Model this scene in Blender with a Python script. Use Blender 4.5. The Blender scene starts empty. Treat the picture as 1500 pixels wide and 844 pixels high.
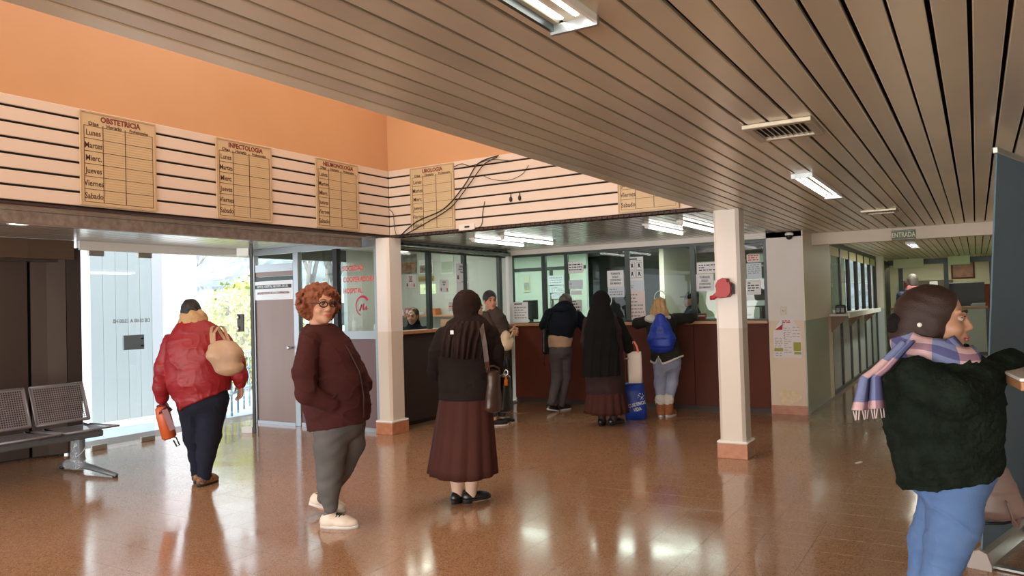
import bpy, math, random
import numpy as np
from mathutils import Vector, Matrix, Quaternion
S = bpy.context.scene
C = S.collection
R = math.radians
random.seed(7)

# ------------------------------------------------------------------ camera
FPX, YAW, PIT, ROL, CH = 1124.655, 0.54362836, 0.02175146, -0.02810269, 1.5
FW = np.array([-math.sin(YAW) * math.cos(PIT), math.cos(YAW) * math.cos(PIT), math.sin(PIT)])
_r0 = np.array([math.cos(YAW), math.sin(YAW), 0.0]); _u0 = np.cross(_r0, FW)
RT = math.cos(ROL) * _r0 + math.sin(ROL) * _u0
UP = -math.sin(ROL) * _r0 + math.cos(ROL) * _u0
CAM = np.array([0, 0, CH])
cd = bpy.data.cameras.new('camera'); cam = bpy.data.objects.new('camera', cd); C.objects.link(cam)
cd.sensor_fit = 'HORIZONTAL'; cd.sensor_width = 36; cd.lens = FPX / 1500 * 36; cd.clip_start = 0.05; cd.clip_end = 300
mw = Matrix.Identity(4)
for i in range(3):
    mw[i][0], mw[i][1], mw[i][2], mw[i][3] = RT[i], UP[i], -FW[i], CAM[i]
cam.matrix_world = mw
S.camera = cam
def ray(x, y): return (x - 750) / FPX * RT + (422 - y) / FPX * UP + FW
def atd(x, y, d): return CAM + d * ray(x, y)                     # point seen at pixel (x, y) at depth d
def atz(x, y, z=0.0): d = ray(x, y); return CAM + (z - CH) / d[2] * d
def atx(x, y, X): d = ray(x, y); return CAM + X / d[0] * d
def aty(x, y, Y): d = ray(x, y); return CAM + Y / d[1] * d
def depth(p): return float((np.array(p) - CAM) @ FW)

# ------------------------------------------------------------------ world, sun, area lights, exposure
wd = bpy.data.worlds.new('sky'); S.world = wd; wd.use_nodes = True
_nt = wd.node_tree; _bg = _nt.nodes['Background']
_tc = _nt.nodes.new('ShaderNodeTexCoord'); _sp = _nt.nodes.new('ShaderNodeSeparateXYZ')
_rp = _nt.nodes.new('ShaderNodeValToRGB')
_nt.links.new(_tc.outputs['Generated'], _sp.inputs[0]); _nt.links.new(_sp.outputs['Z'], _rp.inputs[0])
_nt.links.new(_rp.outputs[0], _bg.inputs['Color'])
_rp.color_ramp.elements[0].color = (0.90, 0.94, 1.0, 1); _rp.color_ramp.elements[0].position = 0.0
_rp.color_ramp.elements[1].color = (0.62, 0.78, 1.0, 1); _rp.color_ramp.elements[1].position = 0.9
_bg.inputs['Strength'].default_value = 3.2
def light(kind, name, loc, energy, color, size=None, sizey=None, rot=(0, 0, 0)):
    l = bpy.data.lights.new(name, kind); o = bpy.data.objects.new(name, l); C.objects.link(o)
    o.location = loc; o.rotation_euler = rot; l.energy = energy; l.color = color
    if kind == 'AREA':
        l.shape = 'RECTANGLE'; l.size = size; l.size_y = sizey
    return o
sun = light('SUN', 'sun', (-20, -10, 30), 6.0, (1.0, 0.95, 0.86)); sun.data.angle = R(0.6)
sun.rotation_euler = Vector((-0.34, 0.70, -0.62)).to_track_quat('-Z', 'Y').to_euler()
# daylight coming down the raised roof light over the hall (warm: amber roof sheets)
light('AREA', 'roof_light_daylight', (-4.12, 2.6, 4.85), 175, (1.0, 0.85, 0.70), 3.6, 8.8)
# unseen fill light added behind the camera to brighten the slatted ceiling
light('AREA', 'hall_fill_light', (-2.9, -6.6, 1.2), 800, (1.0, 0.95, 0.86), 11.0, 2.1, (R(112), 0, 0))
# tubes behind the counters and in the corridor, plus an added corner fill
light('AREA', 'office_tubes', (-4.2, 11.4, 2.36), 60, (0.97, 1.0, 0.93), 2.6, 0.5)
light('AREA', 'office_corner_fill', (-6.9, 11.1, 2.36), 26, (0.97, 1.0, 0.93), 1.6, 0.4)  # extra fill added to brighten the mint partition
light('AREA', 'booth_tubes', (-7.2, 8.8, 2.36), 20, (1.0, 0.98, 0.90), 0.4, 1.8)
light('AREA', 'corridor_tubes', (-0.9, 15.8, 2.30), 46, (1.0, 0.99, 0.86), 0.15, 3.0)
light('AREA', 'end_room_tubes', (-0.9, 22.8, 2.36), 34, (1.0, 0.98, 0.78), 1.6, 0.6)
vs = S.view_settings
S.display_settings.display_device = 'sRGB'
vs.view_transform = 'Standard'; vs.look = 'None'; vs.gamma = 1.0; vs.exposure = 0.0; vs.use_curve_mapping = False

# ------------------------------------------------------------------ materials
MATS = {}
def mat(name, col, rough=0.6, metal=0.0, bump=None, var=None, spec=None, emit=None, coat=0.0, alpha=None, randv=0.0, sheen=0.0, coords='Object'):
    """procedural principled material. bump=(scale, strength[, stretch xyz]); var=(scale, other colour, amount[, stretch])"""
    if name in MATS: return MATS[name]
    m = bpy.data.materials.new(name); m.use_nodes = True; MATS[name] = m
    nt = m.node_tree; b = nt.nodes['Principled BSDF']; N = nt.nodes.new; L = nt.links.new
    b.inputs['Roughness'].default_value = rough; b.inputs['Metallic'].default_value = metal
    if spec is not None: b.inputs['Specular IOR Level'].default_value = spec
    if coat: b.inputs['Coat Weight'].default_value = coat; b.inputs['Coat Roughness'].default_value = 0.06
    if sheen: b.inputs['Sheen Weight'].default_value = sheen
    c4 = (*col, 1)
    if coords == 'World': src = N('ShaderNodeNewGeometry').outputs['Position']
    else: src = N('ShaderNodeTexCoord').outputs['Object']
    def noise(sc, stretch=(1, 1, 1), det=4):
        mp = N('ShaderNodeMapping'); mp.inputs['Scale'].default_value = stretch; L(src, mp.inputs[0])
        n = N('ShaderNodeTexNoise'); n.inputs['Scale'].default_value = sc; n.inputs['Detail'].default_value = det
        L(mp.outputs[0], n.inputs[0]); return n
    out = None
    if var:
        n = noise(var[0], var[3] if len(var) > 3 else (1, 1, 1))
        mr = N('ShaderNodeMapRange'); mr.inputs[1].default_value = 0.35; mr.inputs[2].default_value = 0.65
        mr.inputs[4].default_value = var[2]; L(n.outputs[0], mr.inputs[0])
        mx = N('ShaderNodeMix'); mx.data_type = 'RGBA'; mx.inputs[6].default_value = c4; mx.inputs[7].default_value = (*var[1], 1)
        L(mr.outputs[0], mx.inputs[0]); out = mx.outputs[2]
    if randv:
        oi = N('ShaderNodeObjectInfo'); hs = N('ShaderNodeHueSaturation')
        mr2 = N('ShaderNodeMapRange'); mr2.inputs[3].default_value = 1 - randv; mr2.inputs[4].default_value = 1 + randv
        L(oi.outputs['Random'], mr2.inputs[0]); L(mr2.outputs[0], hs.inputs['Value'])
        if out: L(out, hs.inputs['Color'])
        else: hs.inputs['Color'].default_value = c4
        out = hs.outputs[0]
    if out: L(out, b.inputs['Base Color'])
    else: b.inputs['Base Color'].default_value = c4
    if bump:
        n = noise(bump[0], bump[2] if len(bump) > 2 else (1, 1, 1), 5)
        bp = N('ShaderNodeBump'); bp.inputs['Strength'].default_value = bump[1]; bp.inputs['Distance'].default_value = 0.01
        L(n.outputs[0], bp.inputs['Height']); L(bp.outputs[0], b.inputs['Normal'])
    if emit:
        b.inputs['Emission Color'].default_value = (*emit[0], 1); b.inputs['Emission Strength'].default_value = emit[1]
    return m
def glass_mat(name, tint=(0.93, 0.97, 0.95), ior=1.5, frost=0.0):
    if name in MATS: return MATS[name]
    m = bpy.data.materials.new(name); m.use_nodes = True; MATS[name] = m
    nt = m.node_tree; N = nt.nodes.new; L = nt.links.new
    nt.nodes.remove(nt.nodes['Principled BSDF']); o = nt.nodes['Material Output']
    t = N('ShaderNodeBsdfTransparent'); t.inputs[0].default_value = (*tint, 1)
    g = N('ShaderNodeBsdfGlossy'); g.inputs['Roughness'].default_value = 0.0
    f = N('ShaderNodeFresnel'); f.inputs[0].default_value = ior
    bf = N('ShaderNodeNewGeometry'); iv = N('ShaderNodeMath'); iv.operation = 'SUBTRACT'; iv.inputs[0].default_value = 1.0; L(bf.outputs['Backfacing'], iv.inputs[1])
    fm = N('ShaderNodeMath'); fm.operation = 'MULTIPLY'; L(f.outputs[0], fm.inputs[0]); L(iv.outputs[0], fm.inputs[1])
    mx = N('ShaderNodeMixShader'); L(fm.outputs[0], mx.inputs[0]); L(t.outputs[0], mx.inputs[1]); L(g.outputs[0], mx.inputs[2])
    fin = mx.outputs[0]
    if frost:
        d = N('ShaderNodeBsdfDiffuse'); d.inputs[0].default_value = (0.85, 0.9, 0.95, 1)
        m2 = N('ShaderNodeMixShader'); m2.inputs[0].default_value = frost; L(fin, m2.inputs[1]); L(d.outputs[0], m2.inputs[2]); fin = m2.outputs[0]
    L(fin, o.inputs['Surface']); return m

# ------------------------------------------------------------------ mesh helpers
class MB:
    def __init__(s): s.v = []; s.f = []; s.sm = []
    def add(s, vs, fs, smooth=False):
        n = len(s.v); s.v += [tuple(map(float, p)) for p in vs]; s.f += [tuple(i + n for i in f) for f in fs]; s.sm += [smooth] * len(fs); return s
    def box(s, lo, hi, bev=0.0):
        x0, y0, z0 = lo; x1, y1, z1 = hi
        if bev <= 0:
            v = [(x0, y0, z0), (x1, y0, z0), (x1, y1, z0), (x0, y1, z0), (x0, y0, z1), (x1, y0, z1), (x1, y1, z1), (x0, y1, z1)]
            return s.add(v, [(0, 3, 2, 1), (4, 5, 6, 7), (0, 1, 5, 4), (1, 2, 6, 5), (2, 3, 7, 6), (3, 0, 4, 7)])
        b = min(bev, (x1 - x0) * .45, (y1 - y0) * .45, (z1 - z0) * .45)
        v = []; idx = {}
        for sx in (0, 1):
            for sy in (0, 1):
                for sz in (0, 1):
                    c = ((x0, x1)[sx], (y0, y1)[sy], (z0, z1)[sz]); d = [(b, -b)[q] for q in (sx, sy, sz)]
                    for a in range(3):
                        p = [c[i] + (0 if i == a else d[i]) for i in range(3)]
                        idx[(sx, sy, sz, a)] = len(v); v.append(p)
        f = []
        for a in range(3):
            o = [i for i in range(3) if i != a]
            for sd in (0, 1):
                q = []
                for (p, r) in ((0, 0), (1, 0), (1, 1), (0, 1)):
                    k = [0, 0, 0]; k[a] = sd; k[o[0]] = p; k[o[1]] = r; q.append(idx[(*k, a)])
                flip = (sd == 0) ^ (a == 1)
                f.append(tuple(q[::-1] if flip else q))
        for a in range(3):
            o = [i for i in range(3) if i != a]
            for p in (0, 1):
                for r in (0, 1):
                    k0 = [0, 0, 0]; k1 = [0, 0, 0]; k0[a] = 0; k1[a] = 1
                    k0[o[0]] = k1[o[0]] = p; k0[o[1]] = k1[o[1]] = r
                    f.append((idx[(*k0, o[0])], idx[(*k1, o[0])], idx[(*k1, o[1])], idx[(*k0, o[1])]))
        for sx in (0, 1):
            for sy in (0, 1):
                for sz in (0, 1): f.append((idx[(sx, sy, sz, 0)], idx[(sx, sy, sz, 1)], idx[(sx, sy, sz, 2)]))
        return s.add(v, f)
    def prism(s, poly, z0, z1, M=None, smooth=False):
        n = len(poly)
        v = [(x, y, z0) for x, y in poly] + [(x, y, z1) for x, y in poly]
        if M is not None: v = [tuple(M @ Vector(p)) for p in v]
        f = [tuple(range(n))[::-1], tuple(range(n, 2 * n))] + [(i, (i + 1) % n, n + (i + 1) % n, n + i) for i in range(n)]
        return s.add(v, f, smooth)
    def tube(s, pts, r, n=8, cap=True, flat=1.0):
        pts = [Vector(map(float, p)) for p in pts]; m = len(pts)
        rs = r if isinstance(r, (list, tuple)) else [r] * m
        t = (pts[1] - pts[0]).normalized()
        u = t.orthogonal().normalized(); v = []
        for i, p in enumerate(pts):
            t2 = (pts[min(i + 1, m - 1)] - pts[max(i - 1, 0)])
            t2 = t2.normalized() if t2.length > 1e-9 else t
            u = (u - t2 * u.dot(t2)); u = u.normalized() if u.length > 1e-6 else t2.orthogonal().normalized()
            w = t2.cross(u); t = t2
            v += [p + u * math.cos(2 * math.pi * k / n) * rs[i] + w * math.sin(2 * math.pi * k / n) * rs[i] * flat for k in range(n)]
        f = [(i * n + k, i * n + (k + 1) % n, (i + 1) * n + (k + 1) % n, (i + 1) * n + k) for i in range(m - 1) for k in range(n)]
        if cap: f += [tuple(range(n))[::-1], tuple(range((m - 1) * n, m * n))]
        return s.add(v, f, True)
    def ribbon(s, pts, wid, thick, side):
        """flat strap: width along `side`"""
        pts = [Vector(map(float, p)) for p in pts]; m = len(pts); sd = Vector(side).normalized(); v = []
        for i, p in enumerate(pts):
            t = (pts[min(i + 1, m - 1)] - pts[max(i - 1, 0)]).normalized()
            q = (sd - t * sd.dot(t)).normalized(); nn = t.cross(q)
            v += [p + q * wid / 2 * a + nn * thick / 2 * b for a, b in ((-1, -1), (1, -1), (1, 1), (-1, 1))]
        f = [(i * 4 + k, i * 4 + (k + 1) % 4, (i + 1) * 4 + (k + 1) % 4, (i + 1) * 4 + k) for i in range(m - 1) for k in range(4)]
        f += [(3, 2, 1, 0), tuple(range((m - 1) * 4, m * 4))]
        return s.add(v, f)
    def loft(s, rings, cap=True, smooth=True):
        n = len(rings[0]); v = [p for r in rings for p in r]
        f = [(i * n + k, i * n + (k + 1) % n, (i + 1) * n + (k + 1) % n, (i + 1) * n + k) for i in range(len(rings) - 1) for k in range(n)]
        if cap: f += [tuple(range(n))[::-1], tuple(range((len(rings) - 1) * n, len(rings) * n))]
        return s.add(v, f, smooth)
    def ell(s, c, r, nu=12, nv=8, M=None):
        rings = []
        for j in range(nv + 1):
            a = -math.pi / 2 + math.pi * (j / nv) * 0.998 + 0.003
            rg = []
            for k in range(nu):
                b = 2 * math.pi * k / nu
                p = Vector((r[0] * math.cos(a) * math.cos(b), r[1] * math.cos(a) * math.sin(b), r[2] * math.sin(a)))
                if M is not None: p = M @ p
                rg.append(p + Vector(map(float, c)))
            rings.append(rg)
        return s.loft(rings)
    def xf(s, M): s.v = [tuple(M @ Vector(p)) for p in s.v]; return s
    def mesh(s, name):
        me = bpy.data.meshes.new(name); me.from_pydata(s.v, [], s.f)
        me.polygons.foreach_set('use_smooth', s.sm); me.validate(); me.update(); return me
    def obj(s, name, m, parent=None, loc=None):
        return link(name, s.mesh(name), m, parent, loc)
def link(name, me, m=None, parent=None, loc=None):
    o = bpy.data.objects.new(name, me); C.objects.link(o)
    if m is not None and not me.materials: me.materials.append(m)
    if parent is not None: o.parent = parent
    if loc is not None: o.location = tuple(map(float, loc))
    return o
def tag(o, label, cat, group=None):
    o['label'] = label; o['category'] = cat
    if group: o['group'] = group
    return o
def thing(name, label, cat, loc=(0, 0, 0), rotz=0.0, group=None):
    o = bpy.data.objects.new(name, None); C.objects.link(o); o.empty_display_size = 0.1
    o.location = tuple(map(float, loc)); o.rotation_euler = (0, 0, rotz); return tag(o, label, cat, group)
def struct(o): o['kind'] = 'structure'; return o
def box(lo, hi, name, m, parent=None, bev=0.0): return MB().box(lo, hi, bev).obj(name, m, parent)
def text_mesh(body, size, ext=0.0008, bold=0.0, align='CENTER', sx=1.0, space=1.0):
    c = bpy.data.curves.new('lettering', 'FONT'); c.body = body; c.size = size; c.align_x = align; c.align_y = 'CENTER'
    c.extrude = ext; c.offset = bold; c.resolution_u = 2; c.space_character = space
    t = bpy.data.objects.new('lettering', c); C.objects.link(t)
    me = bpy.data.meshes.new_from_object(t.evaluated_get(bpy.context.evaluated_depsgraph_get()))
    bpy.data.objects.remove(t); bpy.data.curves.remove(c)
    if sx != 1.0:
        for v in me.vertices: v.co.x *= sx
    me.materials.clear(); return me
TEXTQ = []
# ------------------------------------------------------------------ palette
CZ = 2.34                       # underside of the slatted ceiling
WX, WY, WR = -6.05, 7.18, -2.20   # raised well: left wall, back wall, right edge
m_dark = mat('void_black', (0.012, 0.011, 0.010), 0.9)
m_slat = mat('ceiling_slat_metal', (0.78, 0.69, 0.52), 0.32, 0.40, bump=(3.0, 0.10, (1, 0.35, 1)), var=(1.6, (0.62, 0.56, 0.46), 0.8, (1, 0.5, 1)), randv=0.10, coords='World')
m_slat2 = mat('soffit_slat_metal', (0.70, 0.67, 0.60), 0.22, 0.65, bump=(3.0, 0.10, (1, 0.35, 1)), var=(1.4, (0.40, 0.38, 0.35), 0.8, (1, 0.5, 1)), randv=0.10, coords='World')
m_orange = mat('orange_paint', (0.64, 0.37, 0.20), 0.28, var=(0.9, (0.58, 0.32, 0.165), 0.6), coords='World')
m_board = mat('wall_board_paint', (0.75, 0.63, 0.54), 0.42, var=(1.2, (0.69, 0.57, 0.48), 0.6), coords='World')
m_white = mat('white_paint', (0.80, 0.76, 0.70), 0.45, var=(2.0, (0.72, 0.67, 0.60), 0.5), coords='World')
m_sign = mat('timetable_board', (0.62, 0.48, 0.29), 0.45, var=(3.0, (0.56, 0.43, 0.26), 0.5))
m_ink = mat('dark_brown_ink', (0.075, 0.035, 0.025), 0.6)
m_ink_red = mat('maroon_ink', (0.20, 0.030, 0.030), 0.6)
m_frame = mat('dark_green_metal', (0.045, 0.055, 0.050), 0.38, 0.4)
m_alu = mat('grey_aluminium', (0.36, 0.39, 0.41), 0.35, 0.7)
m_black = mat('black_metal', (0.018, 0.018, 0.02), 0.4, 0.3)
m_glass = glass_mat('window_glass')
m_glass_g = glass_mat('greenish_glass', (0.84, 0.91, 0.88))
m_brown = mat('brown_laminate', (0.125, 0.030, 0.014), 0.5, var=(1.5, (0.085, 0.026, 0.017), 0.8), coords='World', spec=.15)
m_brown_d = mat('dark_brown_laminate', (0.045, 0.026, 0.019), 0.55, var=(2, (0.04, 0.025, 0.02), 0.6), coords='World')
m_door = mat('taupe_laminate', (0.30, 0.20, 0.165), 0.42, var=(2.5, (0.25, 0.165, 0.14), 0.7, (1, 1, 0.2)), coords='World')
m_purp = mat('purple_brown_laminate', (0.16, 0.095, 0.10), 0.4)
m_wood = mat('counter_wood', (0.55, 0.27, 0.13), 0.35, var=(4, (0.40, 0.18, 0.085), 0.7, (0.3, 2, 2)), coords='World')
m_paper = mat('white_paper', (0.86, 0.87, 0.88), 0.7)
m_print = mat('black_print', (0.05, 0.05, 0.06), 0.7)
m_printg = mat('grey_print', (0.35, 0.36, 0.38), 0.7)
m_red = mat('red_print', (0.55, 0.02, 0.03), 0.6)
m_mint = mat('mint_wall', (0.62, 0.74, 0.64), 0.6)
m_teal = mat('dark_green_wall', (0.075, 0.125, 0.105), 0.5)
m_cream = mat('cream_panel', (0.66, 0.70, 0.50), 0.5)
m_terra = mat('terracotta_skirting', (0.44, 0.16, 0.075), 0.35, bump=(30, 0.1), var=(14, (0.55, 0.27, 0.16), 0.6), coords='World')
m_tube = mat('lit_tube', (1, 1, 1), 0.5, emit=((1.0, 1.0, 0.97), 9.0))
m_refl = mat('white_reflector', (0.85, 0.87, 0.84), 0.3)

# ------------------------------------------------------------------ floor: terrazzo tiles, 30 cm
def terrazzo():
    m = mat('terrazzo', (0.36, 0.185, 0.085), 0.13)
    nt = m.node_tree; b = nt.nodes['Principled BSDF']; N = nt.nodes.new; L = nt.links.new
    pos = N('ShaderNodeNewGeometry').outputs['Position']
    big = N('ShaderNodeTexNoise'); big.inputs['Scale'].default_value = 0.9; big.inputs['Detail'].default_value = 6; L(pos, big.inputs[0])
    base = N('ShaderNodeMix'); base.data_type = 'RGBA'; base.inputs[6].default_value = (0.47, 0.255, 0.14, 1); base.inputs[7].default_value = (0.36, 0.215, 0.12, 1); L(big.outputs[0], base.inputs[0])
    vor = N('ShaderNodeTexVoronoi'); vor.inputs['Scale'].default_value = 85; L(pos, vor.inputs[0])
    sep = N('ShaderNodeSeparateColor'); L(vor.outputs['Color'], sep.inputs[0])
    lt = N('ShaderNodeMath'); lt.operation = 'LESS_THAN'; lt.inputs[1].default_value = 0.30; L(vor.outputs['Distance'], lt.inputs[0])
    gt = N('ShaderNodeMath'); gt.operation = 'GREATER_THAN'; gt.inputs[1].default_value = 0.86; L(sep.outputs[0], gt.inputs[0])
    mu = N('ShaderNodeMath'); mu.operation = 'MULTIPLY'; L(lt.outputs[0], mu.inputs[0]); L(gt.outputs[0], mu.inputs[1])
    m2 = N('ShaderNodeMix'); m2.data_type = 'RGBA'; m2.inputs[7].default_value = (0.62, 0.46, 0.30, 1); L(mu.outputs[0], m2.inputs[0]); L(base.outputs[2], m2.inputs[6])
    v2 = N('ShaderNodeTexVoronoi'); v2.inputs['Scale'].default_value = 150; L(pos, v2.inputs[0])
    s2 = N('ShaderNodeSeparateColor'); L(v2.outputs['Color'], s2.inputs[0])
    g2 = N('ShaderNodeMath'); g2.operation = 'GREATER_THAN'; g2.inputs[1].default_value = 0.75; L(s2.outputs[1], g2.inputs[0])
    m3 = N('ShaderNodeMix'); m3.data_type = 'RGBA'; m3.inputs[7].default_value = (0.27, 0.145, 0.08, 1); L(g2.outputs[0], m3.inputs[0]); L(m2.outputs[2], m3.inputs[6])
    L(m3.outputs[2], b.inputs['Base Color'])
    wr = N('ShaderNodeTexNoise'); wr.inputs['Scale'].default_value = 1.6; wr.inputs['Detail'].default_value = 8; wr.inputs['Distortion'].default_value = 0.6; L(pos, wr.inputs[0])
    mr = N('ShaderNodeMapRange'); mr.inputs[1].default_value = 0.3; mr.inputs[2].default_value = 0.7; mr.inputs[3].default_value = 0.08; mr.inputs[4].default_value = 0.19
    L(wr.outputs[0], mr.inputs[0]); L(mr.outputs[0], b.inputs['Roughness'])
    bp = N('ShaderNodeBump'); bp.inputs['Strength'].default_value = 0.04; bp.inputs['Distance'].default_value = 0.01
    nb = N('ShaderNodeTexNoise'); nb.inputs['Scale'].default_value = 5; L(pos, nb.inputs[0]); L(nb.outputs[0], bp.inputs['Height']); L(bp.outputs[0], b.inputs['Normal'])
    b.inputs['Specular IOR Level'].default_value = 0.75
    return m
m_terrazzo = terrazzo()
floor = struct(box((-9.2, -7, -0.12), (3.2, 25, -0.002), 'floor', mat('floor_grout', (0.16, 0.09, 0.055), 0.5)))
T = 0.3
def tile_geo(mb, x, y):
    g = 0.0004; b = 0.0004
    a0, a1, c0, c1 = x + g, x + T - g, y + g, y + T - g
    v = [(a0, c0, -0.002), (a1, c0, -0.002), (a1, c1, -0.002), (a0, c1, -0.002), (a0 + b, c0 + b, 0), (a1 - b, c0 + b, 0), (a1 - b, c1 - b, 0), (a0 + b, c1 - b, 0)]
    mb.add(v, [(4, 5, 6, 7), (0, 1, 5, 4), (1, 2, 6, 5), (2, 3, 7, 6), (3, 0, 4, 7)])
cells = []
for i in range(int(-8.7 / T), int(2.4 / T)):
    for j in range(-22, int(24.6 / T)):
        x, y = i * T, j * T
        if x < -6.2 and y > 7.3: continue
        if y > 10.3 and x < -1.9: continue
        c = np.array([x + T / 2, y + T / 2, 0]); d = depth(c); vis = False
        if d > 0.6:
            v = c - CAM; px = 750 + FPX * (v @ RT) / d; py = 422 - FPX * (v @ UP) / d
            vis = -60 < px < 1560 and py < 900
        cells.append((d if vis else 99, x, y))
cells.sort()
tm = MB(); tile_geo(tm, 0, 0); tme = tm.mesh('tile'); tme.materials.append(m_terrazzo)
for d, x, y in cells[:296]:
    link('tile', tme, None, floor, (x, y, 0))
rest = MB()
for d, x, y in cells[296:]: tile_geo(rest, x, y)
o = rest.obj('floor_tiles', m_terrazzo, floor); o['kind'] = 'stuff'

# ------------------------------------------------------------------ slatted ceiling
ceil = MB()
ceil.box((WR, -7, CZ + 0.06), (3.2, 10.9, CZ + 0.12)); ceil.box((-6.3, 7.24, CZ + 0.06), (WR, 10.9, CZ + 0.12))
ceil.box((-9.2, -7, CZ + 0.06), (WX - 0.02, 7.24, CZ + 0.12)); ceil.box((-1.87, 10.9, CZ + 0.06), (0.8, 21.6, CZ + 0.12))
ceiling = struct(ceil.obj('ceiling', m_dark))
SP = 0.1045
def slat(x, y0, y1, m, z=CZ):
    w = 0.0455; sec = [(-w, .016), (-w, .003), (-w + .004, 0), (w - .004, 0), (w, .003), (w, .016), (w - .003, .016), (w - .003, .005), (-w + .003, .005), (-w + .003, .016)]
    b = MB(); n = len(sec)
    v = [(px, y0, pz) for px, pz in sec] + [(px, y1, pz) for px, pz in sec]
    b.add(v, [(i, (i + 1) % n, n + (i + 1) % n, n + i) for i in range(n)])
    return b.obj('slat', m, ceiling, (x, 0, z))
k0 = 0.012 + SP / 2
for k in range(-90, 30):
    x = k0 + k * SP; wob = random.uniform(-0.002, 0.002)
    if x > 3.1: continue
    if x > WR + 0.03: slat(x + wob, -6.5, 10.88 if x > -1.85 else 10.24, m_slat)
    elif x > -6.2: slat(x + wob, WY + 0.06, 10.24, m_slat2)
    elif x > -8.9: slat(x, -4, 7.08, m_slat2)
    if -1.85 < x < 0.42: slat(x + wob, 11.05, 21.5, m_slat)

# ------------------------------------------------------------------ raised well over the hall
BZ = 2.36
def well_wall(name, lo, hi, axis):
    w = struct(box(lo, hi, name, m_orange)); return w
wl = struct(box((WX - 0.12, -2.2, BZ), (WX, WY + 0.12, 5.0), 'wall_left', m_orange))
wb = struct(box((WX, WY, BZ), (WR, WY + 0.12, 5.0), 'wall_back', m_orange))
wr_ = struct(box((WR - 0.0, -2.2, CZ + 0.012), (WR + 0.12, WY + 0.12, 5.0), 'wall_right', m_orange))
wf = struct(box((WX, -2.32, CZ), (WR, -2.2, 5.0), 'wall_front', m_orange))
struct(box((WX - 0.12, -2.32, 5.0), (WR + 0.12, WY + 0.12, 5.08), 'trim_1', m_white))
bp_ = 0.1167; tops = 0.018
box((WX, -2.0, BZ), (WX + 0.004, WY - 0.002, BZ + 6 * bp_ + 0.03), 'groove_backing', m_dark, wl)
box((WX + 0.004, WY - 0.004, BZ), (WR - 0.005, WY, BZ + 6 * bp_ + 0.03), 'groove_backing', m_dark, wb)
for i in range(7):
    z0 = BZ + 0.018 + i * bp_; z1 = z0 + (bp_ - tops if i < 6 else 0.075)
    box((WX + 0.004, -2.0, z0), (WX + 0.020, WY - 0.02, z1), 'board', m_board, wl, 0.004)
    box((WX + 0.020, WY - 0.020, z0), (WR - 0.01, WY - 0.004, z1), 'board', m_board, wb, 0.004)
struct(box((-4.6, 10.4, 2.56), (0.8, 25.2, 2.66), 'roof', m_white)); struct(box((-8.6, 7.4, 2.56), (-4.6, 14.3, 2.66), 'roof', m_white)); struct(box((2.9, -7, CZ + .13), (3.2, 11.1, CZ + .2), 'trim_10', m_white))  # unseen roof slabs added to keep sun from leaking indoors
# toothed dark edge strip under the back boards, stone beam under the left boards
e = MB(); e.box((WX, WY - 0.015, BZ - 0.014), (WR - 0.01, WY + 0.02, BZ + 0.008))
for k in range(64): e.box((WX + 0.02 + k * 0.06, WY - 0.03, BZ - 0.012), (WX + 0.055 + k * 0.06, WY - 0.015, BZ + 0.006))
o = struct(e.obj('trim_2', mat('rusty_edge', (0.07, 0.035, 0.025), 0.7)))
struct(box((WX - 0.40, -3, 2.245), (WX - 0.30, 7.02, 2.338), 'trim_3', mat('stone_beam', (0.42, 0.35, 0.30), 0.7, bump=(40, 0.4), var=(18, (0.24, 0.19, 0.16), 0.8), coords='World')))
struct(box((WX - 0.02, -3, BZ - 0.012), (WX + 0.018, WY, BZ + 0.004), 'trim_4', mat('dark_edge', (0.045, 0.022, 0.018), 0.6)))

# ------------------------------------------------------------------ columns
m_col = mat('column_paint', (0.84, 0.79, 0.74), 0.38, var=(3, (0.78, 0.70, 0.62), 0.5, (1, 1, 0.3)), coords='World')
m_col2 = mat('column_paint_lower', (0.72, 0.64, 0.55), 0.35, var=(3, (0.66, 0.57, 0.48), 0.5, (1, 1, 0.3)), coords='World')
def column(x0, x1, y0, y1, label):
    t = thing('column', label, 'column', ((x0 + x1) / 2, (y0 + y1) / 2, 0))
    cx, cy = (x0 + x1) / 2, (y0 + y1) / 2; a, b = (x1 - x0) / 2, (y1 - y0) / 2; c = 0.028
    pl = [(-a + c, -b), (a - c, -b), (a, -b + c), (a, b - c), (a - c, b), (-a + c, b), (-a, b - c), (-a, -b + c)]
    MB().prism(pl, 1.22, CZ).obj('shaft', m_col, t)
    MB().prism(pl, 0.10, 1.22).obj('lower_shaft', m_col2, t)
    g = 0.022; box((-a - g, -b - g, 0), (a + g, b + g, 0.135), 'plinth', m_terra, t, 0.004)
    box((-a - g - .004, -b - g - .004, 0.135), (a + g + .004, b + g + .004, 0.165), 'plinth_cap', m_col, t, 0.012)
    return t
column(-6.175, -5.965, 7.04, 7.31, 'white chamfered column at the glass partition corner with terracotta plinth')
column(-2.125, -1.885, 7.24, 7.48, 'white chamfered column carrying the red ticket dispenser')

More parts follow.
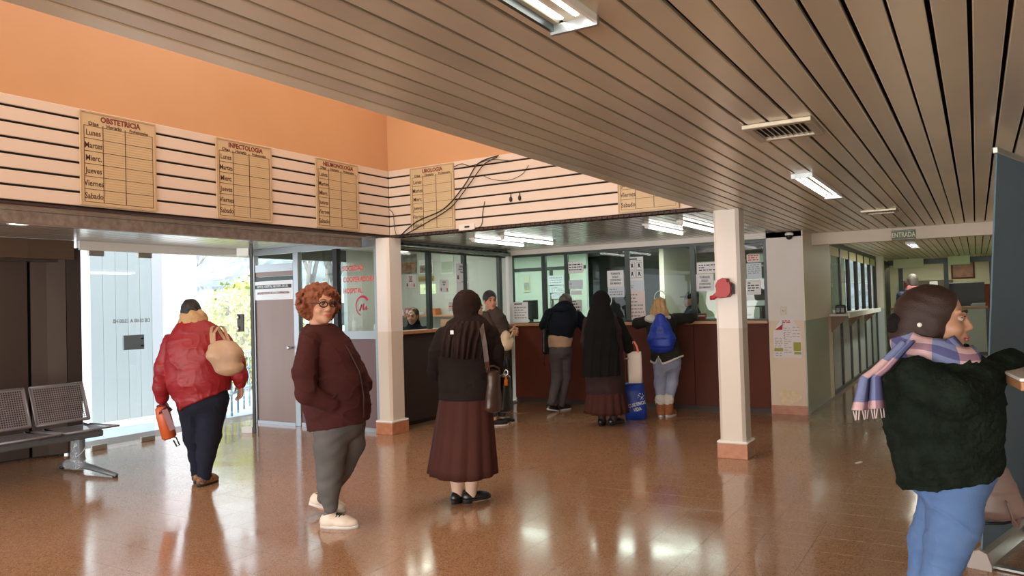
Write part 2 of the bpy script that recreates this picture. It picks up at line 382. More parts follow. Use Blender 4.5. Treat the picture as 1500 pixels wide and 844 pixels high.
# ------------------------------------------------------------------ front counter and its windows
cf = thing('service_counter', 'long brown laminate counter with wooden top under the ticket windows', 'counter', (-4.3, 10.25, 0))
def lo_(t, lo, hi, name, m, bev=0.0):
    p = Vector(t.location); return box(Vector(lo) - p, Vector(hi) - p, name, m, t, bev)
xs = [-6.18, -5.32, -4.32, -3.32, -2.325]
for a, b in zip(xs, xs[1:]): lo_(cf, (a + .003, 10.25, 0.06), (b - .003, 10.30, 1.165), 'front_panel', m_brown, .003)
lo_(cf, (-6.18, 10.28, 0), (-2.325, 10.34, 0.06), 'plinth', m_brown_d)
lo_(cf, (-6.18, 10.20, 1.165), (-2.325, 10.75, 1.205), 'worktop', m_wood, .004)
w1 = struct(box((-6.30, 10.36, 2.235), (-2.33, 10.42, 2.275), 'window_1', m_frame))
for x in (-6.27, -5.69, -5.30, -4.31, -3.34, -2.35):
    wdt = 0.035 if x != -5.30 and x != -6.27 else 0.03
    box((x - wdt, 10.36, 1.207), (x + wdt, 10.42, 2.235), 'mullion', m_frame, w1, .003)
for a, b in ((-6.24, -5.725), (-5.655, -5.33), (-5.27, -4.345), (-4.275, -3.375), (-3.305, -2.385)):
    box((a, 10.386, 1.225), (b, 10.392, 2.235), 'pane', m_glass_g, w1)
box((-6.24, 10.36, 1.206), (-2.385, 10.41, 1.225), 'bottom_rail', m_frame, w1)
for x in (-4.66, -3.83): # round talk-through rings
    p = [(x + .085 * math.cos(a), 10.380, 1.53 + .105 * math.sin(a)) for a in np.linspace(0, 2 * math.pi, 25)]
    MB().tube(p, 0.007, 6, False).obj('speaking_ring', mat('clear_ring', (0.8, 0.9, 0.85), 0.15), w1)
struct(box((-6.30, 10.25, 2.27), (-1.87, 10.45, CZ + 0.02), 'trim_5', m_white))
struct(box((-6.30, 10.25, 0), (-6.245, 10.36, 2.27), 'trim_6', mat('white_pipe', (0.85, 0.86, 0.86), 0.3)))
# end wall pier, two-tone paint
def two_tone(name, lo, hi, top, low, zc=1.195):
    w = struct(box((lo[0], lo[1], zc), hi, name, top)); box(lo, (hi[0], hi[1], zc), 'lower_paint', low, w); return w
m_wtop = mat('wall_white', (0.78, 0.73, 0.68), 0.5, var=(1.6, (0.70, 0.64, 0.58), 0.6), coords='World')
m_wlow = mat('wall_cream_gloss', (0.74, 0.56, 0.40), 0.35, var=(1.6, (0.68, 0.50, 0.36), 0.6), coords='World')
m_wgr = mat('wall_green_gloss', (0.40, 0.45, 0.37), 0.32, var=(1.6, (0.35, 0.40, 0.33), 0.6), coords='World')
m_wgt = mat('wall_cream_top', (0.80, 0.75, 0.62), 0.5)
wp = two_tone('wall_pier', (-2.32, 10.25, 0), (-1.88, 10.9, CZ), m_wtop, m_wlow)
wc = two_tone('wall_corridor', (-1.88, 10.252, 0), (-1.865, 12.0, CZ), m_wgt, m_wgr)
struct(box((-2.315, 10.235, 0), (-1.87, 10.25, 0.11), 'baseboard_pier', m_terra))
pb = MB(); n = 22; pts = []
for i in range(n):
    a = 2 * math.pi * i / n; r = 1 + 0.22 * math.sin(3 * a + 1) + 0.12 * math.sin(7 * a)
    pts.append((0.125 * math.cos(a) * r, 0.095 * math.sin(a) * r))
pb.prism(pts, 0, 0.006, Matrix.Translation((-2.09, 10.25, 0.215)) @ Matrix.Rotation(R(90), 4, 'X'))
pb.obj('bare_plaster', mat('bare_plaster', (0.80, 0.60, 0.36), 0.9, bump=(50, 0.6), var=(16, (0.86, 0.72, 0.52), 0.9), coords='World'), wp)

# ------------------------------------------------------------------ left (booth) counter, its windows and wall
cl = thing('service_counter', 'dark brown side counter with wooden top between the column and the inner corner', 'counter', (-6.2, 8.8, 0))
for a, b in ((7.33, 8.28), (8.28, 9.26), (9.26, 10.20)): lo_(cl, (-6.25, a + .003, 0.05), (-6.20, b - .003, 1.165), 'front_panel', m_brown_d, .003)
lo_(cl, (-6.29, 7.33, 0), (-6.235, 10.20, 0.05), 'plinth', m_brown_d)
lo_(cl, (-6.44, 7.33, 1.165), (-6.13, 10.19, 1.205), 'worktop', m_wood, .004)
bk = MB(); bk.add([(-6.20, 7.36, 1.165), (-6.20, 7.36, 0.98), (-6.03, 7.36, 1.165), (-6.20, 7.39, 1.165), (-6.20, 7.39, 0.98), (-6.03, 7.39, 1.165)], [(0, 1, 2), (3, 5, 4), (0, 3, 4, 1), (1, 4, 5, 2), (0, 2, 5, 3)])
bk.xf(Matrix.Translation((6.2, -8.8, 0))).obj('bracket', m_wood, cl)
w2 = struct(box((-6.36, 7.33, 2.235), (-6.30, 10.25, 2.275), 'window_2', m_frame))
for y in (7.36, 8.30, 9.14, 10.10):
    box((-6.36, y - .035, 1.207), (-6.30, y + .035, 2.235), 'mullion', m_frame, w2, .003)
for a, b in ((7.395, 8.265), (8.335, 9.105), (9.175, 10.065)): box((-6.332, a, 1.207), (-6.326, b, 2.235), 'pane', m_glass, w2)
struct(box((-6.42, 7.32, 2.275), (-6.26, 10.25, CZ + .06), 'trim_7', mat('booth_header', (0.20, 0.22, 0.20), 0.4)))
fo = MB(); ring = []
for i in range(60):
    y = 7.33 + 2.9 * i / 59
    ring.append([(-6.22 + (.045 + .010 * math.sin(i * 2.1 + k)) * math.cos(k * .7854), y, 2.285 + (.036 + .009 * math.sin(i * 1.7 + 2 * k)) * math.sin(k * .7854)) for k in range(8)])
tag(fo.loft(ring).obj('wrapped_pipe', mat('foil_wrap', (0.30, 0.36, 0.32), 0.25, 0.6, bump=(30, 0.5))), 'grey green foil wrapped pipe along the top of the booth windows', 'pipe')

# ------------------------------------------------------------------ booth partition with door (plane y = 7.1)
Y = 7.10
pw = struct(box((-8.42, Y, 2.262), (-6.18, Y + .07, CZ), 'window_3', m_alu))
for x0, x1, m in ((-8.42, -8.36, m_alu), (-7.62, -7.53, m_alu), (-6.92, -6.84, m_black), (-6.235, -6.18, m_alu)):
    box((x0, Y - .01, 0), (x1, Y + .07, 2.262), 'upright', m, pw, .004)
box((-7.53, Y, 1.13), (-6.92, Y + .05, 1.22), 'rail', m_alu, pw); box((-6.84, Y, 1.13), (-6.235, Y + .05, 1.23), 'rail', m_alu, pw)
box((-7.53, Y + .01, 0.05), (-6.92, Y + .04, 1.13), 'lower_panel', m_purp, pw); box((-6.84, Y + .01, 0.05), (-6.235, Y + .04, 1.13), 'lower_panel', m_purp, pw)
box((-7.53, Y + .024, 1.22), (-6.92, Y + .030, 2.262), 'pane', m_glass, pw); box((-6.84, Y + .024, 1.23), (-6.235, Y + .030, 2.262), 'pane', m_glass, pw)
box((-7.53, Y, 0), (-6.235, Y + .05, 0.05), 'bottom_rail', m_alu, pw)
dr = struct(box((-8.35, Y + .01, 0.03), (-7.63, Y + .045, 1.66), 'door_1', m_door))
box((-8.35, Y + .01, 1.97), (-7.63, Y + .045, 2.03), 'door_panel', m_door, dr)
box((-8.35, Y + .005, 1.91), (-7.63, Y + .05, 1.965), 'rail', m_frame, dr); box((-8.35, Y, 2.03), (-7.63, Y + .05, 2.13), 'rail', m_alu, dr)
box((-8.35, Y + .024, 2.13), (-7.63, Y + .03, 2.262), 'pane', m_glass, dr)
box((-8.35, Y - .005, 0), (-7.63, Y + .05, 0.04), 'kick_rail', m_alu, dr)
sg = box((-8.35, Y - .006, 1.655), (-7.63, Y + .012, 1.905), 'notice_panel', m_paper, dr)
kn = MB().ell((-7.68, Y - .05, 1.02), (.028, .028, .028)); kn.tube([(-7.68, Y - .03, 1.02), (-7.68, Y + .01, 1.02)], .012); kn.obj('door_knob', mat('chrome', (.8, .8, .8), .15, 1.0), dr)
def wtext(body, size, x, y, z, m, parent=None, rz=0.0, name='lettering', bold=0.0, sx=1.0, align='CENTER', off=0.0, space=1.0):
    me = text_mesh(body, size, 0.0006, bold, align, sx, space); o = link(name, me, m, parent)
    o.rotation_euler = (R(90), 0, rz)
    p = Vector((x, y, z)) - (Vector(parent.location) if parent is not None else Vector((0, 0, 0)))
    o.location = p; return o
box((-8.35, Y - .0075, 1.805), (-7.655, Y - .006, 1.855), 'black_band', m_print, dr)
wtext('HOY EL HOSPITAL NECESITA DE UD.', 0.046, -8.01, Y - .0085, 1.831, m_paper, dr, bold=0.0008, sx=0.80)
wtext('HAGASE SOCIO DE LA COOPERADORA', 0.042, -8.00, Y - .0075, 1.745, m_ink_red, dr, bold=0.0012, sx=0.82)
m_redpaint = mat('red_glass_paint', (0.72, 0.05, 0.05), 0.5)
for s_, z in (('SOCIEDAD', 2.005), ('COOPERADORA', 1.865), ('HOSPITAL', 1.725)):
    wtext(s_, 0.088, -6.77, Y + .022, z, m_redpaint, pw, bold=0.002, sx=0.80, align='LEFT')
lg = MB()
cx, cz = -6.455, 1.535
lg.tube([(cx + .105 * math.cos(a), Y + .018, cz + .118 * math.sin(a)) for a in np.linspace(R(35), R(250), 22)], [.012 + .010 * math.sin(i / 21 * math.pi) for i in range(22)], 6, True, 0.3)
lg.tube([(cx - .045, Y + .018, cz - .06), (cx - .01, Y + .018, cz + .02), (cx + .005, Y + .018, cz - .045), (cx + .055, Y + .018, cz - .02), (cx + .10, Y + .018, cz - .035)], .009, 6, True, 0.4)
lg.tube([(cx + .02, Y + .018, cz + .03), (cx + .02, Y + .018, cz - .05)], .008, 6, True, .4)
lg.tube([(cx + .06, Y + .018, cz + .0), (cx + .06, Y + .018, cz - .05)], .008, 6, True, .4)
lg.obj('emblem', mat('crimson_paint', (0.60, 0.02, 0.10), 0.5), pw)

# ------------------------------------------------------------------ rooms behind the glass
def room(name, lo, hi, m): return struct(box(lo, hi, name, m))
room('wall_booth_back', (-8.5, 10.27, 0), (-6.30, 10.33, 2.5), mat('booth_wall', (0.58, 0.61, 0.56), .6))
bl = room('wall_booth_left', (-8.50, 8.95, 0), (-8.42, 10.27, 2.5), MATS['booth_wall'])
room('wall_booth_sill', (-8.50, 7.17, 0), (-8.42, 8.95, 1.0), MATS['booth_wall'])
w4 = struct(box((-8.49, 7.17, 2.24), (-8.43, 8.95, 2.5), 'window_4', m_frame)); box((-8.463, 7.17, 1.0), (-8.457, 8.95, 2.24), 'pane', m_glass, w4)
room('ceiling_booth', (-8.5, 7.17, 2.42), (-6.42, 10.27, 2.5), m_white)
room('wall_office_back', (-8.2, 14.0, 0), (-1.9, 14.08, 2.5), m_teal)
room('wall_office_left', (-8.2, 10.33, 0), (-8.12, 14.0, 2.5), m_teal)
room('wall_office_right', (-1.98, 12.0, 0), (-1.90, 14.0, 2.5), m_mint)
room('ceiling_office', (-8.2, 10.42, 2.42), (-1.9, 14.0, 2.5), m_white)
room('floor_office', (-9.0, 10.3, -0.1), (-1.98, 14.1, 0.0), mat('office_floor', (0.2, 0.15, 0.12), 0.5))
pt = room('wall_partition', (-8.1, 12.0, 0), (-5.75, 12.08, 2.42), m_mint)
box((-7.25, 11.985, 2.09), (-5.75, 12.0, 2.15), 'dark_rail', m_frame, pt); box((-6.46, 11.985, 0), (-6.40, 12.0, 2.09), 'dark_rail', m_frame, pt)
room('door_2', (-4.40, 13.96, 0.2), (-3.52, 13.998, 2.2), m_cream)
bx = thing('air_conditioner', 'pale wall air conditioner high behind the ticket window right of the cap wearer', 'air conditioner', (-3.05, 13.85, 2.17))
box((-.40, -.1, -.12), (.40, .14, .12), 'body', m_refl, bx, .03); box((-.37, -.108, -.09), (.37, -.1, -.05), 'louvre', m_black, bx)
# ------------------------------------------------------------------ glass entrance
m_chrome = MATS['chrome']
m_patch = mat('patch_fitting', (0.42, 0.40, 0.36), 0.3, 0.7)
GX = -8.48
g5 = struct(box((GX - .03, 4.78, 2.24), (GX + .03, 7.1, CZ), 'window_5', m_refl))
box((GX - .005, 4.80, 0.012), (GX + .005, 5.66, 2.24), 'pane', m_glass, g5)
for y in (4.98, 5.57):
    for z0, z1 in ((0.0, 0.06), (2.18, 2.24)): box((GX - .015, y - .09, z0), (GX + .015, y + .09, z1), 'patch_fitting', m_patch, g5, .003)
lk = box((GX + .006, 5.27, 1.10), (GX + .03, 5.53, 1.27), 'lock_plate', mat('blue_grey_metal', (0.22, 0.30, 0.36), 0.4, 0.3), g5, .003)
for z in (1.14, 1.225): MB().ell((GX + .04, 5.50, z), (.012, .022, .012)).obj('lock_bolt', m_black, g5)
me = text_mesh('DE 05:00 A 15:00 HS', 0.062, 0.0006, 0.0012, 'CENTER', 0.86)
o = link('lettering', me, mat('grey_vinyl', (0.25, 0.27, 0.30), 0.6), g5); o.location = (GX - .006, 5.40, 1.435); o.rotation_euler = (R(90), 0, R(-90))
# open leaf
hx, hy = -7.72, 6.50; ang = math.atan2(6.17 - hy, -8.28 - hx)
lf = struct(thing('door_3', '', '', (hx, hy, 0), ang)); del lf['label']; del lf['category']
box((0.02, -.005, 0.02), (0.66, .005, 2.22), 'pane', m_glass, lf)
box((-.025, -.014, 0.0), (0.012, .014, CZ), 'edge_frame', m_black, lf, .003)
box((0.02, -.016, 0.0), (0.15, .016, 0.075), 'patch_fitting', m_refl, lf, .004); box((0.02, -.016, 2.20), (0.17, .016, 2.30), 'patch_fitting', m_refl, lf, .004)
for z in (1.30, 1.44): MB().ell((.16, -.02, z), (.02, .03, .03)).ell((.16, .02, z), (.02, .03, .03)).obj('lock_knob', m_chrome, lf)
box((.10, -.02, 1.26), (.18, .02, 1.48), 'lock_case', m_black, lf, .003)
# dark drum vestibule at the left
m_drum = mat('dark_bronze_panel', (0.090, 0.068, 0.058), 0.30, 0.3, var=(1.2, (0.06, 0.048, 0.044), 0.8, (1, 1, .25)), coords='World')
dm = thing('rotunda_vestibule', 'dark bronze panelled rounded vestibule behind the perforated bench', 'vestibule', (-8.75, 4.0, 0))
def q_(x, y): return (x + 8.75, y - 4.0)
def arc_panel(name, pts, z0, z1, th, m):
    b = MB(); 
    a = [Vector((*q_(*p), 0)) for p in pts]; nn = len(a); vs = []
    for i, p in enumerate(a):
        t = (a[min(i + 1, nn - 1)] - a[max(i - 1, 0)]).normalized(); nr = Vector((t.y, -t.x, 0))
        vs += [p + Vector((0, 0, z0)), p + Vector((0, 0, z1)), p - nr * th + Vector((0, 0, z1)), p - nr * th + Vector((0, 0, z0))]
    f = [(i * 4 + k, i * 4 + (k + 1) % 4, (i + 1) * 4 + (k + 1) % 4, (i + 1) * 4 + k) for i in range(nn - 1) for k in range(4)] + [(3, 2, 1, 0), tuple(range(4 * nn - 4, 4 * nn))]
    b.add(vs, f); return b.obj(name, m, dm)
arc_panel('panel', [(-8.95, 2.0), (-8.88, 2.9), (-8.80, 3.6), (-8.66, 4.33)], 0.02, 2.14, .05, m_drum)
arc_panel('panel', [(-8.655, 4.36), (-8.60, 4.50), (-8.52, 4.66)], 0.02, 2.14, .05, m_drum)
arc_panel('backing', [(-9.0, 2.0), (-8.86, 3.5), (-8.74, 4.30), (-8.60, 4.66)], 0.0, 2.3, .02, m_dark)
arc_panel('jamb', [(-8.515, 4.665), (-8.47, 4.80)], 0.0, 2.26, .08, mat('dark_jamb', (0.035, 0.026, 0.022), 0.4))
arc_panel('fascia', [(-8.72, 2.0), (-8.62, 3.0), (-8.53, 3.7), (-8.47, 4.25), (-8.45, 4.72)], 2.13, CZ - .003, .07, mat('bronze_fascia', (0.13, 0.085, 0.058), 0.35, 0.2))
box((-.9, -2.0, 2.10), (.20, .6, 2.13), 'soffit', m_drum, dm)
dl = thing('downlight', 'round recessed downlight in the soffit above the dark vestibule', 'light', (-7.16, 3.52, CZ))
rg = MB(); rg.tube([(.085 * math.cos(a), .085 * math.sin(a), -.006) for a in np.linspace(0, 2 * math.pi, 25)], .010, 6, False); rg.obj('rim', m_refl, dl)
MB().prism([(.08 * math.cos(a), .08 * math.sin(a)) for a in np.linspace(0, 2 * math.pi, 21)[:-1]], -.008, -.003).obj('lens', m_tube, dl)

# ------------------------------------------------------------------ outside
struct(box((-70, -40, -0.30), (-8.52, 60, -0.14), 'terrace', mat('pale_concrete', (0.62, 0.61, 0.60), 0.8, var=(2, (0.55, 0.55, 0.54), .6))))
struct(box((-9.2, 2, -0.14), (-8.3, 8, -0.01), 'trim_8', mat('threshold', (0.55, 0.54, 0.53), 0.5)))
fw_ = thing('board_fence', 'white painted upright board screen outside the fixed glass pane', 'fence', (-11.6, 7.0, -0.14), R(0))
m_fence = mat('white_fence_paint', (0.40, 0.42, 0.44), 0.6, randv=0.04)
for i in range(6):
    y = -.30 + i * .205; box((-.02, y, 0), (.02, y + .199, 3.2), 'board', m_fence, fw_, .003)
box((-.06, -.3, .4), (-.02, .92, .5), 'rail', m_fence, fw_); box((-.06, -.3, 2.6), (-.02, .92, 2.7), 'rail', m_fence, fw_)
struct(box((-17.2, 2.0, -.14), (-17.0, 12.6, 3.6), 'wall_yard', mat('yard_render', (.86, .86, .85), .8)))
# hillside
def hill():
    b = MB(); nx, ny = 50, 24; vs = []
    for i in range(nx):
        for j in range(ny):
            a = R(95) + R(85) * i / (nx - 1); r = 34 + 40 * j / (ny - 1)
            z = 17 * (j / (ny - 1)) ** .8 * (0.8 + .2 * math.sin(i * .35)) + .9 * math.sin(i * 2.3 + j) * math.cos(j * 1.7 + i * .6) - .5
            vs.append((r * math.cos(a), r * math.sin(a), z))
    b.add(vs, [(i * ny + j, (i + 1) * ny + j, (i + 1) * ny + j + 1, i * ny + j + 1) for i in range(nx - 1) for j in range(ny - 1)], True)
    return b.obj('hillside', mat('winter_hillside', (0.16, 0.17, 0.17), 0.95, var=(1.1, (0.34, 0.35, 0.37), 1.0, (1, 1, 2.2)), bump=(2, 1.0), coords='World'))
struct(hill())
m_bark = mat('bare_bark', (0.20, 0.17, 0.16), 0.9)
def bare_tree(x, y, h, label, seed):
    rd = random.Random(seed); t = thing('bare_tree', label, 'tree', (x, y, -0.14), 0)
    tr = MB(); br = MB()
    def grow(mb, p, d, L, r, lev):
        q = p + d * L; mid = p + d * L * .5 + Vector((rd.uniform(-1, 1), rd.uniform(-1, 1), 0)) * L * .06
        mb.tube([p, mid, q], [r, r * .85, r * .65], 5)
        if lev == 0: return
        for k in range(3):
            nd = (d + Vector((rd.uniform(-1, 1), rd.uniform(-1, 1), rd.uniform(-.2, .7))) * .65).normalized()
            grow(br, q if k else mid, nd, L * rd.uniform(.62, .8), r * .6, lev - 1)
    grow(tr, Vector((0, 0, 0)), Vector((rd.uniform(-.1, .1), rd.uniform(-.1, .1), 1)).normalized(), h * .33, h * .018, 5)
    tr.obj('trunk', m_bark, t); o = br.obj('branches', m_bark, t); o['kind'] = 'stuff'
for i, (x, y, h) in enumerate([(-14.5, 14.6, 7), (-20, 19.5, 8), (-26, 18, 8), (-22, 31, 10)]):
    bare_tree(x, y, h, ('leafless grey tree nearest to the booth glass', 'taller leafless tree behind the one nearest the booth glass', 'leafless tree on the lower slope left of the white building', 'farthest and tallest leafless tree on the slope')[i], i)
# green leafy shrub tree beside the doorway
st = thing('leafy_tree', 'sunlit yellow green leafy tree outside the open glass door', 'tree', (-13.4, 11.3, -0.14))
rd = random.Random(3); tk = MB()
for k in range(6):
    a = k * 1.05; tk.tube([(0, 0, 0), (.2 * math.cos(a), .2 * math.sin(a), .8), (.55 * math.cos(a), .55 * math.sin(a), 1.9)], [.06, .045, .02], 6)
tk.obj('trunk', m_bark, st)
lv = MB()
for k in range(5200):
    while True:
        p = Vector((rd.uniform(-1, 1), rd.uniform(-1, 1), rd.uniform(-1, 1)))
        if p.length < 1: break
    p = Vector((p.x * 1.15, p.y * 1.15, 1.25 + p.z * 1.25)) * (0.92 + .08 * rd.random())
    if math.sin(p.x * 5 + 1) * math.sin(p.y * 5) * math.sin(p.z * 4.4) > .32: continue
    u = Vector((rd.uniform(-1, 1), rd.uniform(-1, 1), rd.uniform(-1, 1))).normalized(); w = u.orthogonal().normalized(); s_ = rd.uniform(.045, .085)
    lv.add([p - u * s_, p + w * s_ * .45, p + u * s_, p - w * s_ * .45], [(0, 1, 2, 3)])
o = lv.obj('foliage', mat('yellow_green_leaf', (0.34, 0.42, 0.10), 0.5, var=(3, (0.55, 0.52, 0.16), .9)), st); o['kind'] = 'stuff'
# railing and low white building
rl = thing('terrace_railing', 'blue grey metal railing outside the entrance', 'railing', (-11.0, 9.2, -0.14), R(-52))
mrl = mat('railing_paint', (0.25, 0.33, 0.42), 0.5)
for z in (.35, .68, .95): MB().tube([(-1.6, 0, z), (1.8, 0, z)], .022, 8).obj('rail', mrl, rl)
for x in np.arange(-1.6, 1.81, .425): MB().tube([(x, 0, 0), (x, 0, .97)], .018, 8).obj('post', mrl, rl)
hb = thing('low_building', 'low white building with grey roof edge beyond the leafy tree', 'building', (-27.5, 25.5, -0.2), R(45))
box((-4, -2, 0), (4, 2, 2.6), 'wall', mat('bright_render', (0.85, 0.86, 0.88), .8), hb); box((-4.3, -2.3, 2.6), (4.3, 2.3, 2.85), 'roof', mat('grey_roof', (0.3, 0.32, 0.35), .7), hb)
for x in (-2.4, 0, 2.4): box((x - .5, -2.03, 1.0), (x + .5, -1.98, 2.0), 'window', m_black, hb)

# ------------------------------------------------------------------ lamps in the ceilings
def tube_light(label, x, y0, y1, group=None, z=CZ):
    t = thing('fluorescent_light', label, 'light', (x, (y0 + y1) / 2, z), 0, group); L = (y1 - y0) / 2
    box((-.045, -L - .03, -.012), (.045, L + .03, .02), 'housing', m_refl, t, .004)
    MB().tube([(0, -L, -.026), (0, L, -.026)], .017, 10).obj('tube', m_tube, t)
    for s_ in (-1, 1): box((-.02, s_ * L - .018, -.045), (.02, s_ * L + .018, -.010), 'lamp_holder', m_white, t, .004)
tube_light('left fluorescent tube of the pair above the booth corner', -5.33, 7.92, 9.15)
tube_light('right fluorescent tube of the pair above the booth corner', -4.90, 7.92, 9.20)
tube_light('left fluorescent tube of the pair beside the white column top', -3.06, 7.95, 9.13)
tube_light('right fluorescent tube of the pair beside the white column top', -2.66, 7.91, 9.10)
def troffer(label, x0, x1, y0, y1, z=CZ, open_end=False):
    t = thing('fluorescent_fixture', label, 'light', ((x0 + x1) / 2, (y0 + y1) / 2, z)); a, L = (x1 - x0) / 2, (y1 - y0) / 2
    b = MB(); b.add([(-a, -L, 0.0), (-a * .55, -L, .05), (a * .55, -L, .05), (a, -L, 0), (-a, L, 0), (-a * .55, L, .05), (a * .55, L, .05), (a, L, 0)], [(0, 1, 5, 4), (1, 2, 6, 5), (2, 3, 7, 6), (0, 3, 2, 1), (4, 5, 6, 7)])
    b.obj('reflector', m_refl, t)
    for s_ in (-.4, .4): MB().tube([(a * s_, -L + .03, .012), (a * s_, L - .03, .012)], .016, 10).obj('tube', m_tube, t)
    box((-a - .012, -L, -.022), (-a, L, .03), 'side_rim', m_frame if open_end else m_refl, t); box((a, -L, -.022), (a + .012, L, .03), 'side_rim', m_refl, t)
    box((-a - .012, L, -.03), (a + .012, L + .015, .03), 'end_cap', m_alu, t); box((-a - .012, -L - .015, -.03), (a + .012, -L, .03), 'end_cap', m_alu, t)
troffer('open fluorescent fixture with bent reflector in the near ceiling at the top', -1.06, -0.93, 0.75, 2.04, open_end=True)
troffer('fluorescent fixture in the slatted ceiling before the entrance sign', -1.05, -0.935, 5.52, 6.85)
troffer('fluorescent fixture in the corridor ceiling beyond the entrance sign', -0.96, -0.84, 14.2, 15.4)
def vent(label, cx, cy, w, l, z=CZ):
    t = thing('air_vent', label, 'vent', (cx, cy, z)); m = mat('vent_metal', (0.50, 0.44, 0.34), .4, .4)
    for lo, hi in (((-w, -l, -.022), (w, -l + .04, 0)), ((-w, l - .04, -.022), (w, l, 0)), ((-w, -l + .04, -.022), (-w + .04, l - .04, 0)), ((w - .04, -l + .04, -.022), (w, l - .04, 0))): box(lo, hi, 'frame', m, t, .003)
    box((-w + .03, -l + .03, -.004), (w - .03, l - .03, -.001), 'backing', m_black, t)
    n = 9
    for k in range(n):
        x = -w + .055 + (2 * w - .11) * k / (n - 1); s_ = MB().box((-.010, -l + .04, -.018), (.002, l - .04, -.015)); s_.xf(Matrix.Translation((x, 0, 0)) @ Matrix.Rotation(R(35), 4, 'Y')); s_.obj('slat', m, t)
vent('louvred air vent in the slatted ceiling', -0.79, 3.96, .16, .19)
vent('small far air vent in the slatted ceiling before the beam', -0.80, 8.5, .16, .16)
cmr = thing('security_camera', 'small white dome security camera at the top of the wall pier', 'camera', (-2.02, 10.22, 2.30))
MB().ell((0, 0, 0), (.055, .055, .03)).obj('base', m_refl, cmr); MB().ell((0, -.01, -.025), (.042, .042, .045)).obj('dome', m_black, cmr)

# ------------------------------------------------------------------ timetable boards
def timetable(title, label, x, y, rz, w=0.655, h=0.755, z0=2.385, quad=None):
    t = thing('timetable_board', label, 'sign', (x, y, z0), rz, 'clinic timetable boards on the slatted wall')
    box((0, -.016, 0), (w, 0, h), 'panel', m_sign, t, .004)
    rim = mat('board_rim', (0.50, 0.36, 0.22), .4)
    for lo, hi in (((0, -.021, 0), (.012, -.016, h)), ((w - .012, -.021, 0), (w, -.016, h)), ((.012, -.021, 0), (w - .012, -.016, .012)), ((.012, -.021, h - .012), (w - .012, -.016, h))): box(lo, hi, 'rim', rim, t)
    top = h - .115; c1, c2 = .185, .375; f = -.0185
    ru = MB()
    for k in range(6):
        for j in range(1, 5): zz = .03 + (top - .03) * (k + j / 5) / 6; ru.box((c1 + .01, f + .001, zz - .0012), (w - .03, -.016, zz + .0012))
    o = ru.obj('pinstripe', rim, t)
    for lo, hi in (((.030, f, .03), (.034, -.016, top)), ((c1, f, .03), (c1 + .005, -.016, top + .015)), ((c2, f, .03), (c2 + .005, -.016, top + .015)), ((w - .033, f, .03), (w - .030, -.016, top))): box(lo, hi, 'ruling', m_ink, t)
    for k in range(7): zz = .03 + (top - .03) * k / 6; box((.034, f, zz - .0016), (w - .03, -.016, zz + .0016), 'ruling', m_ink, t)
    def wd(s_, size, px, pz, m, bold=.001, sx=.85): 
        o = link('lettering', text_mesh(s_, size, .0005, bold, 'CENTER', sx), m, t); o.location = (px, -.0172, pz); o.rotation_euler = (R(90), 0, 0)
    wd(title, .062, w * .52, h - .052, m_ink_red, .0022, .92)
    wd('Dias', .040, .110, top + .018, m_ink, .001, 1.2); wd('Horario', .040, .282, top + .016, m_ink, .001, 1.0); wd('Profesionales', .036, .50, top + .016, m_ink, .0005, .88)
    for k, s_ in enumerate(('Lunes', 'Martes', 'Mierc.', 'Jueves', 'Viernes', 'Sabado')): wd(s_, .066, .108, .03 + (top - .03) * (5.45 - k) / 6, m_ink, .0008, .80)
    return t
BX = WX + .022
for title, px, lab in (('OBSTETRICIA', 117, 'brown timetable board headed OBSTETRICIA on the left slatted wall'), ('INFECTOLOGIA', 317, 'brown timetable board headed INFECTOLOGIA on the left slatted wall'), ('NEUMONOLOGIA', 463, 'brown timetable board headed NEUMONOLOGIA near the corner of the slatted walls')):
    p = atx(px, {117: 300, 317: 322, 463: 333}[px], BX); timetable(title, lab, BX, p[1], R(90))
p = aty(604, 345, WY - .022); timetable('UROLOGIA', 'brown timetable board headed UROLOGIA behind the hanging black cables', p[0], WY - .022, 0, w=.63)
p = aty(907, 316, WY - .022); timetable('TRAUMATOLOGIA', 'timetable board at the far right of the back slatted wall cut by the ceiling edge', p[0], WY - .022, 0, w=.63)
# cables over the back boards
m_cable = mat('black_cable', (0.02, 0.014, 0.012), .5)
def cable(pts, off, label, r=.006):
    P3 = [Vector(aty(x, y, WY - off)) for x, y in pts]; sm = []
    for i in range(len(P3) - 1):
        a, b, c, d = P3[max(i - 1, 0)], P3[i], P3[i + 1], P3[min(i + 2, len(P3) - 1)]
        for k in range(6):
            u = k / 6; sm.append(.5 * ((2 * b) + (c - a) * u + (2 * a - 5 * b + 4 * c - d) * u * u + (3 * b - a - 3 * c + d) * u ** 3))
    sm.append(P3[-1]); tag(MB().tube(sm, r, 6).obj('cable', m_cable), label, 'cable')
cable([(584, 348), (610, 325), (650, 306), (680, 272), (700, 240), (730, 228)], .05, 'upper thick black cable sagging across the UROLOGIA board', .007)
cable([(584, 349), (625, 326), (660, 304), (686, 272), (708, 242), (728, 230)], .06, 'lower thick black cable sagging across the UROLOGIA board', .006)
cable([(710, 295), (707, 312), (705, 330), (692, 337)], .03, 'thin wire curling down right of the UROLOGIA board', .004)
cable([(570, 307), (576, 314), (578, 335), (582, 349)], .06, 'thin wire dropping down the corner of the slatted walls', .004)
cable([(660, 247), (676, 240), (690, 243), (718, 234), (750, 236)], .03, 'tangled thin wire above the UROLOGIA board', .004)
cable([(705, 256), (722, 263), (745, 264), (765, 255), (774, 242)], .03, 'loose thin wire loop high on the back slatted wall', .003)
